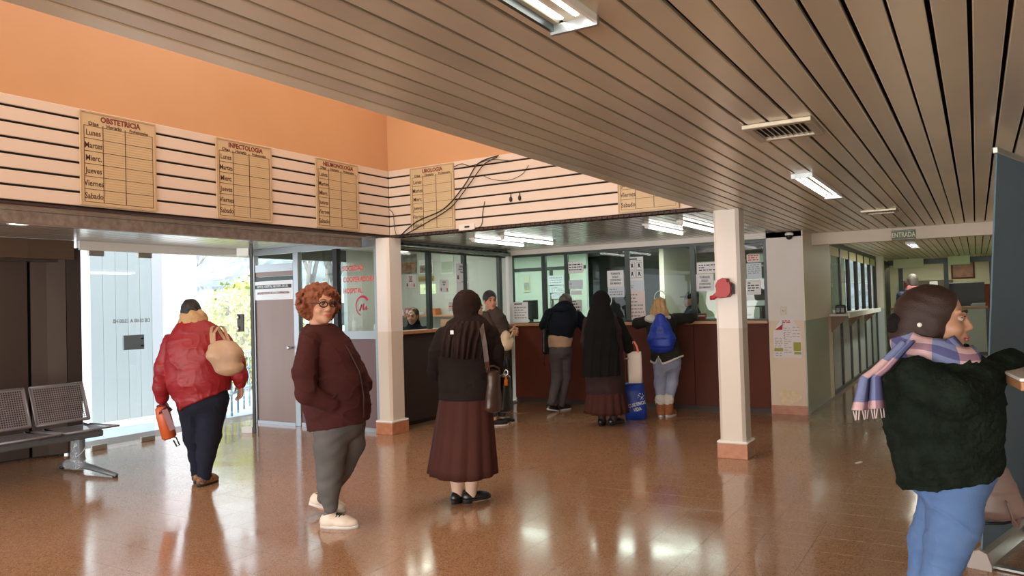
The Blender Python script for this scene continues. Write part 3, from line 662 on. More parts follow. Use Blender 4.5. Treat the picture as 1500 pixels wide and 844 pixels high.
for q, (a, lab) in enumerate((((748, 292), 'left black plug dangling on the back slatted wall'), ((761, 290), 'right black plug dangling on the back slatted wall'))):
    p = aty(a[0], a[1], WY - .03); t = thing('plug', lab, 'plug', p)
    MB().ell((0, 0, 0), (.018, .014, .03)).obj('body', m_cable, t); MB().tube([(0, 0, .02), (.005, 0, .06)], .005, 6).obj('cord', m_cable, t)
p = aty(682, 333, WY - .022); t = thing('socket_plate', 'white socket plate at the lower edge right of the UROLOGIA board', 'socket', p)
box((-.09, -.012, -.035), (.13, 0, .035), 'plate', m_white, t, .005); box((-.0, -.022, -.008), (.06, -.012, .012), 'switch', m_cable, t)

# ------------------------------------------------------------------ entrance beam, corridor
bm = struct(box((-1.87, 10.9, 2.185), (2.0, 11.05, CZ + .02), 'trim_9', mat('beam_paint', (0.72, 0.62, 0.50), .5)))
es = thing('entrance_sign', 'dark green sign reading ENTRADA on the beam over the corridor', 'sign', (-0.765, 10.895, 2.245))
box((-.135, -.012, -.062), (.135, 0, .062), 'panel', mat('sign_green', (0.020, 0.055, 0.035), .4), es, .004)
msl = mat('sign_letters', (0.72, 0.74, 0.50), .5)
o = link('lettering', text_mesh('ENTRADA', .088, .0006, .0022, 'CENTER', .66), msl, es); o.rotation_euler = (R(90), 0, 0); o.location = (0, -.0125, 0)
for lo, hi in (((-.126, -.0135, -.055), (.126, -.012, -.051)), ((-.126, -.0135, .051), (.126, -.012, .055))): box(lo, hi, 'border', msl, es)
m_cbl = mat('corridor_blue_panel', (0.40, 0.46, 0.47), .3, var=(2, (0.36, 0.42, 0.43), .6), coords='World')
CX = -1.90
gw = struct(box((CX - .03, 12.3, 2.26), (CX + .03, 18.6, 2.34), 'window_6', m_frame))
box((CX - .06, 12.0, 0), (CX + .035, 12.34, CZ), 'end_post', m_wgt, gw)
ys = [12.36 + i * 1.03 for i in range(7)]
for i, y in enumerate(ys): box((CX - .03, y - .05, 0.06), (CX + .032, y + .05, 2.28), 'mullion', m_black, gw)
for a, b in zip(ys, ys[1:]):
    box((CX - .015, a + .05, .06), (CX + .005, b - .05, 1.12), 'lower_panel', m_cbl, gw); box((CX - .004, a + .05, 1.12), (CX + .004, b - .05, 2.28), 'pane', m_glass_g, gw)
    box((CX + .006, a + .05, 2.12), (CX + .02, b - .05, 2.28), 'blind', mat('yellowed_blind', (0.62, 0.55, 0.32), .6), gw)
box((CX - .03, 12.3, 0), (CX + .03, 18.6, .06), 'bottom_rail', m_frame, gw)
room('wall_ward', (-4.5, 12.2, 0), (-4.42, 21, 2.5), m_wgt); room('ceiling_ward', (-4.5, 12.2, 2.42), (-1.95, 21, 2.5), m_white); room('floor_ward', (-4.5, 14.1, -.1), (-1.93, 21, 0), m_terra)
room('wall_ward_near', (-4.5, 14.1, 0), (-1.95, 14.16, 2.5), m_wgt)
light('AREA', 'ward_tubes', (-3.2, 17, 2.36), 9, (0.85, 1.0, 0.95), 1.5, 2.5)
sh = thing('wall_shelf', 'pale corridor shelf with angled brackets under the corridor windows', 'shelf', (-1.87, 14.3, 1.17))
box((0, -2.2, .025), (.27, 2.1, .06), 'board', m_white, sh, .004); box((.265, -2.2, 0), (.28, 2.1, .075), 'front_lip', m_refl, sh)
for y in (-2.05, -.2, 1.9):
    b = MB(); b.add([(0, y, .025), (.25, y, .025), (0, y, -.22), (0, y + .02, .025), (.25, y + .02, .025), (0, y + .02, -.22)], [(0, 1, 2), (3, 5, 4), (0, 3, 4, 1), (1, 4, 5, 2), (0, 2, 5, 3)]); b.obj('bracket', mat('bracket_brown', (0.30, 0.20, 0.14), .6), sh)
pr = thing('card_reader', 'small black device standing on the near end of the corridor shelf', 'device', (-1.74, 12.35, 1.23))
box((-.07, -.06, 0), (.07, .06, .13), 'body', m_black, pr, .012)
for s_ in (-.032, .032): box((s_ - .022, -.064, .02), (s_ + .022, -.06, .085), 'screen', mat('dim_screen', (.35, .38, .34), .3), pr)
struct(two_tone('wall_pilaster', (-1.96, 18.6, 0), (-1.74, 18.95, CZ), m_white, mat('pale_blue_paint', (0.46, 0.54, 0.55), .4)))
struct(box((-1.94, 19.0, 0), (-1.86, 21.4, 2.3), 'door_4', m_black))
struct(box((0.42, 11.05, 0), (0.50, 24.6, 2.5), 'wall_corridor_right', m_wgt))
w7 = struct(box((0.38, 16.5, 1.0), (0.42, 21.0, 1.05), 'window_7', m_frame)); box((0.41, 16.5, 1.05), (0.418, 21.0, 2.1), 'pane', mat('green_daylit_pane', (0.1, 0.3, 0.1), .3, emit=((0.25, 0.8, 0.25), .35)), w7)
ec = thing('reception_counter', 'pale green reception counter with wood top at the corridor end', 'counter', (-0.8, 21.6, 0))
box((-1.1, 0, .05), (.98, .06, 1.10), 'front_panel', mat('counter_pale', (0.52, 0.56, 0.47), .4), ec, .004); box((-1.1, -.08, 1.10), (1.02, .5, 1.15), 'worktop', m_wood, ec, .005)
box((-1.1, .03, 0), (.98, .08, .05), 'plinth', m_black, ec); box((.98, -.02, 0), (1.04, .08, 1.10), 'end_strip', m_black, ec)
w8 = struct(box((-1.9, 21.62, 2.22), (.42, 21.68, 2.36), 'window_8', m_frame))
for x in (-1.62, -.62, .33): box((x - .05, 21.62, 1.15), (x + .05, 21.68, 2.22), 'mullion', m_frame, w8)
room('wall_end', (-2.2, 24.6, 0), (.5, 24.68, 2.5), mat('end_wall_yellow', (0.66, 0.66, 0.46), .5)); room('ceiling_end', (-2.2, 21.6, 2.42), (.5, 24.6, 2.5), m_white); room('wall_end_left', (-2.2, 21.6, 0), (-2.12, 24.6, 2.5), m_teal)
def simple(name, label, cat, loc, parts, rz=0, group=None):
    t = thing(name, label, cat, loc, rz, group)
    for nm, lo, hi, m, bv in parts: box(lo, hi, nm, m, t, bv)
    return t
m_dbr = mat('dark_cabinet', (0.09, 0.065, 0.05), .5)
simple('cabinet', 'tall dark cabinet behind the reception glass', 'cabinet', (-1.15, 24.2, 0), [('body', (-.6, 0, 0), (.6, .38, 1.85), m_dbr, .005), ('door', (-.58, -.015, .1), (-.01, 0, 1.8), m_dbr, .004), ('door', (.01, -.015, .1), (.58, 0, 1.8), m_dbr, .004)])
simple('cabinet', 'brown cabinet at the right behind the reception glass', 'cabinet', (.1, 24.2, 0), [('body', (-.3, 0, 0), (.3, .38, 1.7), m_brown, .005), ('door', (-.28, -.015, .1), (.28, 0, 1.66), m_brown, .004)])
simple('monitor', 'big black monitor seen from behind on the reception desk', 'monitor', (-.22, 22.6, .78), [('screen', (-.42, 0, .36), (.40, .05, .96), m_black, .01), ('stand', (-.06, .02, 0), (.06, .08, .4), m_black, .005), ('base', (-.15, -.05, -.02), (.15, .15, 0), m_black, .005)])
simple('desk', 'desk under the big monitor behind the reception counter', 'desk', (-.3, 22.65, 0), [('top', (-.7, -.35, .72), (.6, .35, .76), m_wood, .004), ('side', (-.7, -.35, 0), (-.66, .35, .72), m_dbr, 0), ('side', (.56, -.35, 0), (.6, .35, .72), m_dbr, 0)])
simple('picture', 'brown framed picture on the far wall behind reception', 'picture', (-.30, 24.58, 2.12), [('frame', (-.28, -.02, -.25), (.28, 0, .25), m_brown, .005), ('print', (-.24, -.025, -.21), (.24, -.02, .21), mat('sepia_print', (0.30, 0.15, 0.11), .5, var=(6, (.5, .3, .2), .8)), 0)])
simple('wall_clock', 'round pale clock on the far wall behind reception', 'clock', (-1.0, 24.15, 1.72), [('case', (-.1, -.03, -.1), (.1, 0, .1), m_refl, .04), ('face', (-.08, -.035, -.08), (.08, -.03, .08), m_paper, 0)])
simple('hanging_sign', 'left pale hanging sign box over the reception counter', 'sign', (-1.35, 20.3, 2.20), [('panel', (-.32, -.02, -.10), (.32, .02, .12), mat('sign_cream', (.70, .72, .48), .5), .01), ('bracket', (-.02, -.015, .12), (.02, .015, .16), m_black, 0)])
simple('hanging_sign', 'right pale hanging sign box over the reception counter', 'sign', (-.32, 20.3, 2.23), [('panel', (-.22, -.02, -.10), (.22, .02, .10), MATS['sign_cream'], .01), ('bracket', (-.02, -.015, .10), (.02, .015, .13), m_black, 0)])
simple('poster', 'red and white poster on the reception glass', 'poster', (-1.38, 21.60, 1.50), [('sheet', (-.15, -.004, -.3), (.15, 0, .3), m_paper, 0), ('red_print', (-.15, -.006, .14), (.1, -.004, .28), m_red, 0), ('dark_print', (-.1, -.006, -.2), (.13, -.004, .08), mat('grey_brown_print', (.30, .22, .22), .6), 0)])
simple('tissue_box', 'yellow box on the left end of the reception counter', 'box', (-1.62, 21.58, 1.15), [('body', (-.18, -.05, 0), (.18, .05, .1), mat('yellow_card', (.72, .62, .12), .6), .004), ('lid', (-.185, -.055, .085), (.185, .055, .105), MATS['yellow_card'], .003)])
simple('paper_stack', 'pale lilac papers on the right end of the reception counter', 'paper', (.02, 21.75, 1.15), [('sheets', (-.15, -.1, 0), (.15, .1, .05), mat('lilac_paper', (.62, .58, .72), .7), 0), ('sheets', (-.12, -.12, .05), (.16, .08, .075), MATS['lilac_paper'], 0)])
# right wall of the hall, out of frame but closing the room
struct(box((3.0, -7, 0), (3.1, 10.9, CZ + .06), 'wall_hall_right', m_wtop)); struct(box((2.0, 10.9, 0), (3.1, 11.0, CZ), 'wall_hall_end', m_wtop)); struct(box((.50, 10.95, 0), (2.0, 11.05, 2.185), 'wall_hall_return', m_wtop))

fg = struct(box((-9.2, -6.95, 2.2), (3.0, -6.85, CZ + .06), 'added_front_frame', m_frame))  # unseen glazing frame, added to go with the fill light behind the camera
for x in np.arange(-9.1, 3.0, 1.51): box((x - .03, -6.94, 0), (x + .03, -6.86, 2.2), 'mullion', m_frame, fg)
struct(box((-30, -45, -.2), (30, -7.0, -.1), 'bounce_ground', mat('bounce_ground_surface', (.60, .57, .52), .8)))  # unseen pale ground added to bounce sunlight up to the ceiling
# ------------------------------------------------------------------ organic shapes: signed distance fields meshed with surface nets
def V3(p): return np.array([float(c) for c in p])
class Sdf:
    def __init__(s, h): s.h = h; s.P = []
    def cap(s, a, b, ra, rb=None, k=.02, op='u'):
        a, b = V3(a), V3(b); rb = ra if rb is None else rb; ba = b - a; L2 = max(ba @ ba, 1e-9); r = max(ra, rb)
        def ev(X, Y, Z):
            x, y, z = X - a[0], Y - a[1], Z - a[2]
            t = np.clip((x * ba[0] + y * ba[1] + z * ba[2]) / L2, 0, 1)
            return np.sqrt((x - t * ba[0]) ** 2 + (y - t * ba[1]) ** 2 + (z - t * ba[2]) ** 2) - (ra + (rb - ra) * t)
        s.P.append((np.minimum(a, b) - r, np.maximum(a, b) + r, ev, k, op)); return s
    def ecap(s, a, b, ea, eb, k=.03, op='u', yaw=0.0):
        a, b = V3(a), V3(b); ba = b - a; L2 = max(ba @ ba, 1e-9); r = max(*ea, *eb); c_, s_ = math.cos(yaw), math.sin(yaw)
        def ev(X, Y, Z):
            x, y, z = X - a[0], Y - a[1], Z - a[2]
            t = np.clip((x * ba[0] + y * ba[1] + z * ba[2]) / L2, 0, 1)
            x = x - t * ba[0]; y = y - t * ba[1]; z = z - t * ba[2]
            xr = c_ * x + s_ * y; yr = -s_ * x + c_ * y
            rx = ea[0] + (eb[0] - ea[0]) * t; ry = ea[1] + (eb[1] - ea[1]) * t; m = np.minimum(rx, ry)
            k0 = np.sqrt((xr / rx) ** 2 + (yr / ry) ** 2 + (z / m) ** 2); k1 = np.sqrt((xr / rx ** 2) ** 2 + (yr / ry ** 2) ** 2 + (z / m ** 2) ** 2) + 1e-6
            return k0 * (k0 - 1) / k1
        s.P.append((np.minimum(a, b) - r, np.maximum(a, b) + r, ev, k, op)); return s
    def ell(s, c, r, M=None, k=.015, op='u'):
        c = V3(c); r = V3(r); Rm = np.eye(3) if M is None else np.array(M.to_3x3()); m = r.max()
        def ev(X, Y, Z):
            x, y, z = X - c[0], Y - c[1], Z - c[2]
            q = [(Rm[0, i] * x + Rm[1, i] * y + Rm[2, i] * z) for i in range(3)]
            k0 = np.sqrt(sum((q[i] / r[i]) ** 2 for i in range(3))); k1 = np.sqrt(sum((q[i] / r[i] ** 2) ** 2 for i in range(3))) + 1e-6
            return k0 * (k0 - 1) / k1
        s.P.append((c - m, c + m, ev, k, op)); return s
    def chain(s, pts, k=.03, op='u', yaw=0.0):
        for p, q in zip(pts, pts[1:]): s.ecap(p[0], q[0], p[1:3], q[1:3], k, op, yaw)
        return s
    def cut(s, p, n, k=.006):
        """remove everything on the side n points to"""
        p, n = V3(p), V3(n); n = n / np.linalg.norm(n)
        s.P.append((None, None, lambda X, Y, Z: -((X - p[0]) * n[0] + (Y - p[1]) * n[1] + (Z - p[2]) * n[2]), k, 's')); return s
    def func(s, ev, lo, hi, k=.01, op='s'): s.P.append((V3(lo), V3(hi), ev, k, op)); return s
    def arrays(s, disp=None):
        h = s.h; U = [p for p in s.P if p[4] == 'u']
        lo = np.min([p[0] for p in U], 0) - 4 * h - .012; hi = np.max([p[1] for p in U], 0) + 4 * h + .012
        n = np.ceil((hi - lo) / h).astype(int) + 1
        ax = [(lo[i] + h * np.arange(n[i])).astype(np.float32) for i in range(3)]
        F = np.full(n, 0.5, np.float32)
        for (pl, ph, ev, k, op) in s.P:
            if pl is None: sl = [slice(0, m) for m in n]
            else:
                mg = k + 3 * h + .01; sl = []
                for i in range(3):
                    i0 = max(0, int((pl[i] - mg - lo[i]) / h)); i1 = min(n[i], int((ph[i] + mg - lo[i]) / h) + 2); sl.append(slice(i0, max(i0, i1)))
            sl = tuple(sl)
            if any(q.stop <= q.start for q in sl): continue
            d = ev(ax[0][sl[0], None, None], ax[1][None, sl[1], None], ax[2][None, None, sl[2]]).astype(np.float32)
            A = F[sl]
            if op == 'u':
                t = np.clip(.5 + .5 * (A - d) / k, 0, 1); F[sl] = A + (d - A) * t - k * t * (1 - t)
            else:
                d = -d; t = np.clip(.5 - .5 * (A - d) / k, 0, 1); F[sl] = A + (d - A) * t + k * t * (1 - t)
        if disp is not None:
            I = np.nonzero(np.abs(F) < .05); F[I] += disp(ax[0][I[0]], ax[1][I[1]], ax[2][I[2]]).astype(np.float32)
        F[0] = F[-1] = .5; F[:, 0] = F[:, -1] = .5; F[:, :, 0] = F[:, :, -1] = .5
        return nets(F, lo, h)
    def mesh(s, name, disp=None): return np_mesh(name, *s.arrays(disp))
def nets(F, lo, h):
    N = (F < 0); c = [(i, j, k) for i in (0, 1) for j in (0, 1) for k in (0, 1)]; n = np.array(F.shape) - 1
    def sh(A, o): return A[o[0]:o[0] + n[0], o[1]:o[1] + n[1], o[2]:o[2] + n[2]]
    cnt = np.zeros(n, np.uint8)
    for o in c: cnt += sh(N, o)
    I = np.nonzero((cnt > 0) & (cnt < 8)); idx = np.full(n, -1, np.int32); m = len(I[0]); idx[I] = np.arange(m)
    pos = np.zeros((m, 3)); w = np.zeros(m)
    for a in range(3):
        for o in c:
            if o[a]: continue
            o2 = list(o); o2[a] = 1
            f0 = F[I[0] + o[0], I[1] + o[1], I[2] + o[2]]; f1 = F[I[0] + o2[0], I[1] + o2[1], I[2] + o2[2]]
            x = (f0 < 0) != (f1 < 0); t = np.where(x, f0 / np.where(x, f0 - f1, 1), 0)
            for b in range(3): pos[:, b] += x * (o[b] + (t if b == a else 0))
            w += x
    pos = pos / w[:, None] + np.array(I).T; pos = lo + h * pos; Q = []
    for a in range(3):
        s0 = [slice(1, None)] * 3; s1 = [slice(1, None)] * 3; s0[a] = slice(0, -1); s1[a] = slice(1, None)
        A = N[tuple(s0)]; B = N[tuple(s1)]; E = np.nonzero(A != B)
        g = [E[0] + (0 if a == 0 else 1), E[1] + (0 if a == 1 else 1), E[2] + (0 if a == 2 else 1)]
        b_, c_ = [(1, 2), (2, 0), (0, 1)][a]
        def cell(db, dc):
            q = [g[0].copy(), g[1].copy(), g[2].copy()]; q[b_] = q[b_] - db; q[c_] = q[c_] - dc
            ok = np.all([(q[i] >= 0) & (q[i] < n[i]) for i in range(3)], 0); q = [np.clip(q[i], 0, n[i] - 1) for i in range(3)]
            return np.where(ok, idx[tuple(q)], -1)
        q4 = np.stack([cell(1, 1), cell(0, 1), cell(0, 0), cell(1, 0)], 1); fl = ~A[E]
        q4[fl] = q4[fl][:, ::-1]; Q.append(q4[(q4 >= 0).all(1)])
    return pos, np.concatenate(Q)
def np_mesh(name, pos, Q, smooth=True):
    me = bpy.data.meshes.new(name); nv, nf = len(pos), len(Q)
    me.vertices.add(nv); me.loops.add(nf * 4); me.polygons.add(nf)
    me.vertices.foreach_set('co', pos.astype(np.float32).ravel()); me.loops.foreach_set('vertex_index', Q.astype(np.int32).ravel())
    me.polygons.foreach_set('loop_start', np.arange(0, nf * 4, 4, dtype=np.int32)); me.polygons.foreach_set('loop_total', np.full(nf, 4, np.int32))
    me.polygons.foreach_set('use_smooth', np.full(nf, smooth)); me.update(calc_edges=True); return me
def wrinkle(amp=.005, f=26.0, seed=0.0, zs=1.0):
    def d(x, y, z):
        z = z * zs; u = x + .035 * np.sin(z * 17 + seed) + .03 * np.sin(y * 21 + 2 * seed); v = y + .03 * np.sin(x * 19 + seed * 3) + .03 * np.sin(z * 13)
        return amp * (np.sin(f * (u + .6 * z) + seed) * np.sin(f * .8 * (v - .5 * z) + 1.3 * seed) + .6 * np.sin(f * 1.7 * (z + .5 * u - .4 * v) + seed * 2))
    return d

def creases(amp=.006, f=16.0, seed=0.0, dirv=(.5, 0, 1.0)):
    """sharp-edged cloth folds running roughly across dirv"""
    dv = np.array(dirv) / np.linalg.norm(dirv)
    def d(x, y, z):
        u = dv[0] * x + dv[1] * y + dv[2] * z
        wv = .05 * np.sin(11 * x + seed) + .05 * np.sin(13 * y + 2 * seed) + .035 * np.sin(23 * (x - z) + seed * 3) + .03 * np.sin(19 * (y + z))
        a = 1 - np.abs(np.sin(f * (u + wv) + seed)); b = 1 - np.abs(np.sin(f * 1.9 * (u - 1.2 * wv + .3 * x) + 2 * seed + 1))
        m = .5 + .5 * np.sin(7 * x + 5 * z + seed) * np.sin(6 * y - 8 * z + seed * 2)
        return -amp * ((a ** 3 - .3) * (.35 + m) + .55 * (b ** 3 - .3) * (1.25 - m))
    return d
# ------------------------------------------------------------------ people
def skinmat(name, col): return mat(name, col, .48, var=(14, (col[0] * .86, col[1] * .74, col[2] * .70), .6), bump=(160, .05))
class Fig:
    def __init__(s, px, a, label, h=.008, F=None, D=None):
        F = atz(*px) if F is None else V3(F)
        s.F = V3((F[0], F[1], 0)); s.D = depth(F) if D is None else D; s.yaw = YAW + R(a); s.h = h; s.sc = s.D / FPX
        s.root = thing('person', label, 'person', s.F, s.yaw); c_, s_ = math.cos(-s.yaw), math.sin(-s.yaw)
        s.Rm = np.array([[c_, -s_, 0], [s_, c_, 0], [0, 0, 1]]); s.hand_q = []
    def P(s, x, y, dd=0.0): return s.Rm @ (atd(x, y, s.D + dd) - s.F)
    def W(s, p): return s.Rm.T @ V3(p) + s.F                          # local to world
    def dirl(s, rx, ry, rz): return s.Rm @ (rx * _r0 + ry * np.array([-math.sin(YAW), math.cos(YAW), 0]) + np.array([0, 0, rz]))  # (right, away, up) as seen
    def add(s, name, sdf, m, disp=None, parent=None): return link(name, sdf.mesh(name, disp) if isinstance(sdf, Sdf) else sdf.mesh(name), m, parent or s.root)
    def head(s, B, hc, a, pitch=0.0, roll=0.0, sc=1.0, skin=None, hair=(.05, .03, .02), iris=(.06, .035, .02), lip=(.42, .13, .11), face=True):
        """adds a head to the body field B; a: facing angle as seen by the camera (0 = away, -90 = right)"""
        M = Matrix.Rotation(R(a) + YAW - s.yaw, 3, 'Z') @ Matrix.Rotation(R(roll), 3, 'Y') @ Matrix.Rotation(R(pitch), 3, 'X')
        Mn = np.array(M); hc = V3(hc); s.hM = M; s.hc = hc; s.hs = sc
        H = lambda x, y, z: hc + sc * (Mn @ np.array([x, y, z])); s.H = H
        e = lambda c, r, k=.012, op='u': B.ell(H(*c), [q * sc for q in r], M, k * sc, op)
        cp = lambda a_, b_, r1, r2=None, k=.010, op='u': B.cap(H(*a_), H(*b_), r1 * sc, (r2 or r1) * sc, k * sc, op)
        e((0, -.012, .035), (.074, .094, .088)); e((0, .022, -.03), (.062, .074, .082), .02); e((0, .038, -.082), (.044, .050, .034), .025)
        e((0, .074, -.098), (.020, .018, .018), .02)
        for q in (-1, 1):
            e((q * .040, .058, -.032), (.027, .030, .028), .02)
            e((q * .031, .096, .006), (.017, .016, .011), .012, 's')
            e((q * .076, -.004, -.010), (.010, .020, .031), .006); cp((q * .012, .100, -.033), (q * .014, .094, -.034), .0085)
            cp((q * .010, .090, .028), (q * .044, .078, .030), .010, .008)
        cp((0, .090, .016), (0, .108, -.027), .0085, .0125); e((0, .090, -.060), (.024, .014, .012), .012); cp((-.018, .094, -.0665), (.018, .094, -.0665), .004, None, .004, 's')
        B.cap(H(0, -.03, -.06), H(0, -.035, -.15), .056 * sc, .060 * sc, .03)
        if not face: return
        Mo = Matrix.Translation(hc) @ M.to_4x4() @ Matrix.Scale(sc, 4)
        def part(nm, mb, m, par=None): return link(nm, mb.xf(Mo).mesh(nm), m, par or s.root)
        me_ = mat('eye_white', (.42, .37, .33), .5); mi = mat('iris_%d' % (iris[0] * 1000), iris, .2); mb_ = mat('brow_%d_%d' % (hair[0] * 1000, hair[1] * 1000), [c * .8 for c in hair], .8)
        for q in (-1, 1):
            ey = part('eye', MB().ell((q * .031, .0815, .006), (.0125, .0120, .0090), 12, 8), me_)
            part('iris', MB().ell((q * .031, .0905, .006), (.0078, .0040, .0074), 10, 6), mi, ey)
            part('eyelashes', MB().tube([(q * .016, .0915, .0095), (q * .030, .0962, .0140), (q * .047, .0850, .0085)], [.0018, .0026, .0018], 6), mat('lash_brown', (.02, .011, .009), .8))
            part('eyelid', MB().ell((q * .031, .0825, .0105), (.0150, .0130, .0068), 12, 6), skin)
            part('eyebrow', MB().tube([(q * .013, .099, .028), (q * .030, .096, .034), (q * .048, .080, .029)], [.0045, .0048, .0025], 6, True, .6), mb_)
        lm = mat('lips_%d' % (lip[0] * 1000), lip, .45)
        part('lips', MB().ell((0, .0995, -.0618), (.0235, .0085, .0056), 12, 6).ell((0, .0985, -.0718), (.0200, .0088, .0064), 12, 6), lm)
    def hands(s, B, wr, f, n, right=True, curl=(.35, .5), spread=1.0, sc=1.0):
        f, n = V3(f), V3(n); f = f / np.linalg.norm(f); n = n - f * (n @ f); n = n / np.linalg.norm(n); t = np.cross(f, n) if right else np.cross(n, f); wr = V3(wr)
        Q = lambda a, b, c: wr + sc * (f * a + t * b + n * c)
        offs = (.030, .0105, -.0095, -.0285); lens = (.072, .081, .075, .058)
        for o_, ln in zip(offs, lens):
            kn = Q(.088, o_, 0); B.cap(Q(.0, o_ * .55, 0), kn, .014 * sc, .0115 * sc, .010)
            def rot(ang): return f * math.cos(ang) + n * math.sin(ang) + t * (o_ * 2.2 * spread)
            m1 = kn + sc * ln * .52 * rot(curl[0]); m2 = m1 + sc * ln * .48 * rot(curl[0] + curl[1])
            B.cap(kn, m1, .0092 * sc, .0084 * sc, .004); B.cap(m1, m2, .0084 * sc, .0068 * sc, .004)
        b0 = Q(.018, .022, .004); b1 = Q(.052, .050, .014); b2 = Q(.082, .060, .022)
        B.cap(b0, b1, .015 * sc, .0105 * sc, .012); B.cap(b1, b2, .0105 * sc, .0075 * sc, .004)
    def limb(s, B, pts, rs, k=.022):
        L = Sdf(B.h); lo = np.min([V3(p) - r for p, r in zip(pts, rs)], 0); hi = np.max([V3(p) + r for p, r in zip(pts, rs)], 0)
        for i in range(len(pts) - 1): L.cap(pts[i], pts[i + 1], rs[i], rs[i + 1], k)
        def ev(X, Y, Z):
            F = None
            for p in L.P:
                d = p[2](X, Y, Z)
                if F is None: F = d
                else: t = np.clip(.5 + .5 * (F - d) / k, 0, 1); F = F + (d - F) * t - k * t * (1 - t)
            return F
        B.P.append((lo, hi, ev, .010, 'u'))
    def shoe(s, ankle, a, upper, sole, L=.255, w=.047, pitch=0.0, lace=None, high=.075, heel=.0, name='shoe', toe_h=.040, tongue=True):
        """origin under the ankle; toe along +y"""
        key = (upper.name, sole.name, round(L, 3), high, heel); me = s.__class__.cache.get(key)
        if me is None:
            b, t = -.26 * L, .74 * L; g = Sdf(.006)
            g.ell((0, b + .045, .045), (w * .78, .050, .048), k=.02); g.ell((0, t - .085, .032), (w, .085, toe_h), k=.03); g.ecap((0, b + .05, .040), (0, t - .10, .040), (w * .80, .034), (w * .95, .034), .03)
            if high: g.cap((0, 0, .045), (0, -.008, high + .02), .042, .044, .03)
            if high: g.cap((0, .01, high - .012), (0, .105, .046), .033, .034, .03)
            g.cut((0, 0, .018 + heel * .3), (0, 0, -1)); 
            if high: g.cap((0, -.008, high + .012), (0, -.012, high + .08), .034, .040, .006, 's'); g.cut((0, 0, high + .028), (0, -.25, 1))
            so = MB(); out = []
            for i in range(24):
                an = 2 * math.pi * i / 24; yy = math.sin(an); out.append((w * 1.06 * math.cos(an) * (1.0 - .22 * (yy < 0) * abs(yy) - .12 * (yy > .6)) * (.86 if abs(yy) < .35 else 1), (b + t) / 2 + (t - b) / 2 * 1.03 * yy))
            if heel: so.prism([(x, y) for x, y in out if y < b + .085] , 0, .030, None, True)
            so.prism(out, .012 if heel else 0, .026 + heel * .3, None, True)
            me = (g.mesh(name), so.mesh('sole')); s.__class__.cache[key] = me
        o = link(name, me[0], upper, s.root); o.location = tuple(map(float, ankle)); o.rotation_euler = (R(pitch), 0, R(a) + YAW - s.yaw)
        link('sole', me[1], sole, o)
        if lace is not None:
            lc = MB()
            for k in range(4):
                y = .030 + k * .021; z = .1005 - (y - .01) * .165; lc.tube([(-.030, y, z - .014), (0, y + .006, z + .002), (.030, y, z - .014)], .006, 6)
            lc.ell((0, .048, .088), (.020, .058, .0125), 10, 6, Matrix.Rotation(R(-9), 3, 'X')); lc.tube([(0, .035, high + .025), (.03, .05, high - .015), (.035, .075, high - .03)], .003, 6); lc.tube([(0, .035, high + .025), (-.03, .05, high - .012), (-.038, .07, high - .03)], .003, 6)
            lc.obj('laces', lace, o)
        return o
    cache = {}
def skirt(rings, pleats, amp, n=96, seed=0, hem=0.0):
    """rings: (centre, rx, ry) from top to bottom; pleat depth grows downwards"""
    rd = random.Random(seed); ph = [rd.uniform(-.25, .25) for _ in range(pleats)]; b = MB(); out = []
    pts = []
    for i in range(len(rings) - 1):
        for u in np.linspace(0, 1, 5)[:-1]: pts.append([np.array(rings[i][0]) * (1 - u) + np.array(rings[i + 1][0]) * u, rings[i][1] * (1 - u) + rings[i + 1][1] * u, rings[i][2] * (1 - u) + rings[i + 1][2] * u])
    pts.append([np.array(rings[-1][0]), rings[-1][1], rings[-1][2]]); m = len(pts)
    for i, (c, rx, ry) in enumerate(pts):
        u = i / (m - 1); r = []
        for k in range(n):
            t = 2 * math.pi * k / n; pl = t / (2 * math.pi) * pleats; fr = pl - math.floor(pl) + ph[int(pl) % pleats] * .3
            w = abs(((fr % 1) - .5) * 2) ** .7; q = 1 + amp * (u ** .8) * (w - .5)
            r.append((c[0] + rx * math.cos(t) * q, c[1] + ry * math.sin(t) * q, c[2] + hem * u * math.sin(2 * t + 1)))
        out.append(r)
    b.loft(out, True); return b
m_denim = mat('denim', (0.105, 0.175, 0.34), .75, bump=(220, .25), var=(7, (0.145, 0.23, 0.42), .8))
def cloth(name, col, var=None, bump=(140, .25), rough=.9, sheen=.0): return mat(name, col, rough, bump=bump, var=var or (5, [c * .72 for c in col], .7), sheen=sheen, spec=.18)
m_brownj = cloth('maroon_brown_cloth', (0.062, 0.017, 0.016)); m_greyl = cloth('grey_marl', (0.13, 0.125, 0.122), bump=(260, .3))
m_shoew = mat('cream_leather', (0.72, 0.62, 0.52), .45, bump=(60, .1)); m_solew = mat('white_rubber', (0.70, 0.68, 0.64), .5); m_blk = mat('black_leather', (0.014, 0.013, 0.014), .30); m_soleb = mat('black_rubber', (0.02, 0.02, 0.02), .6)
m_lace = mat('black_lace', (.012, .012, .013), .7)
def body_core(f, B, tor, arms, legs, dr=.03):
    B.chain([(p[0], max(p[1] - dr, .03), max(p[2] - dr, .03)) for p in tor], .04)
    for a in arms: f.limb(B, a[0], [r - .016 for r in a[1]])
    for l in legs: f.limb(B, l[0], [r - .014 for r in l[1]])

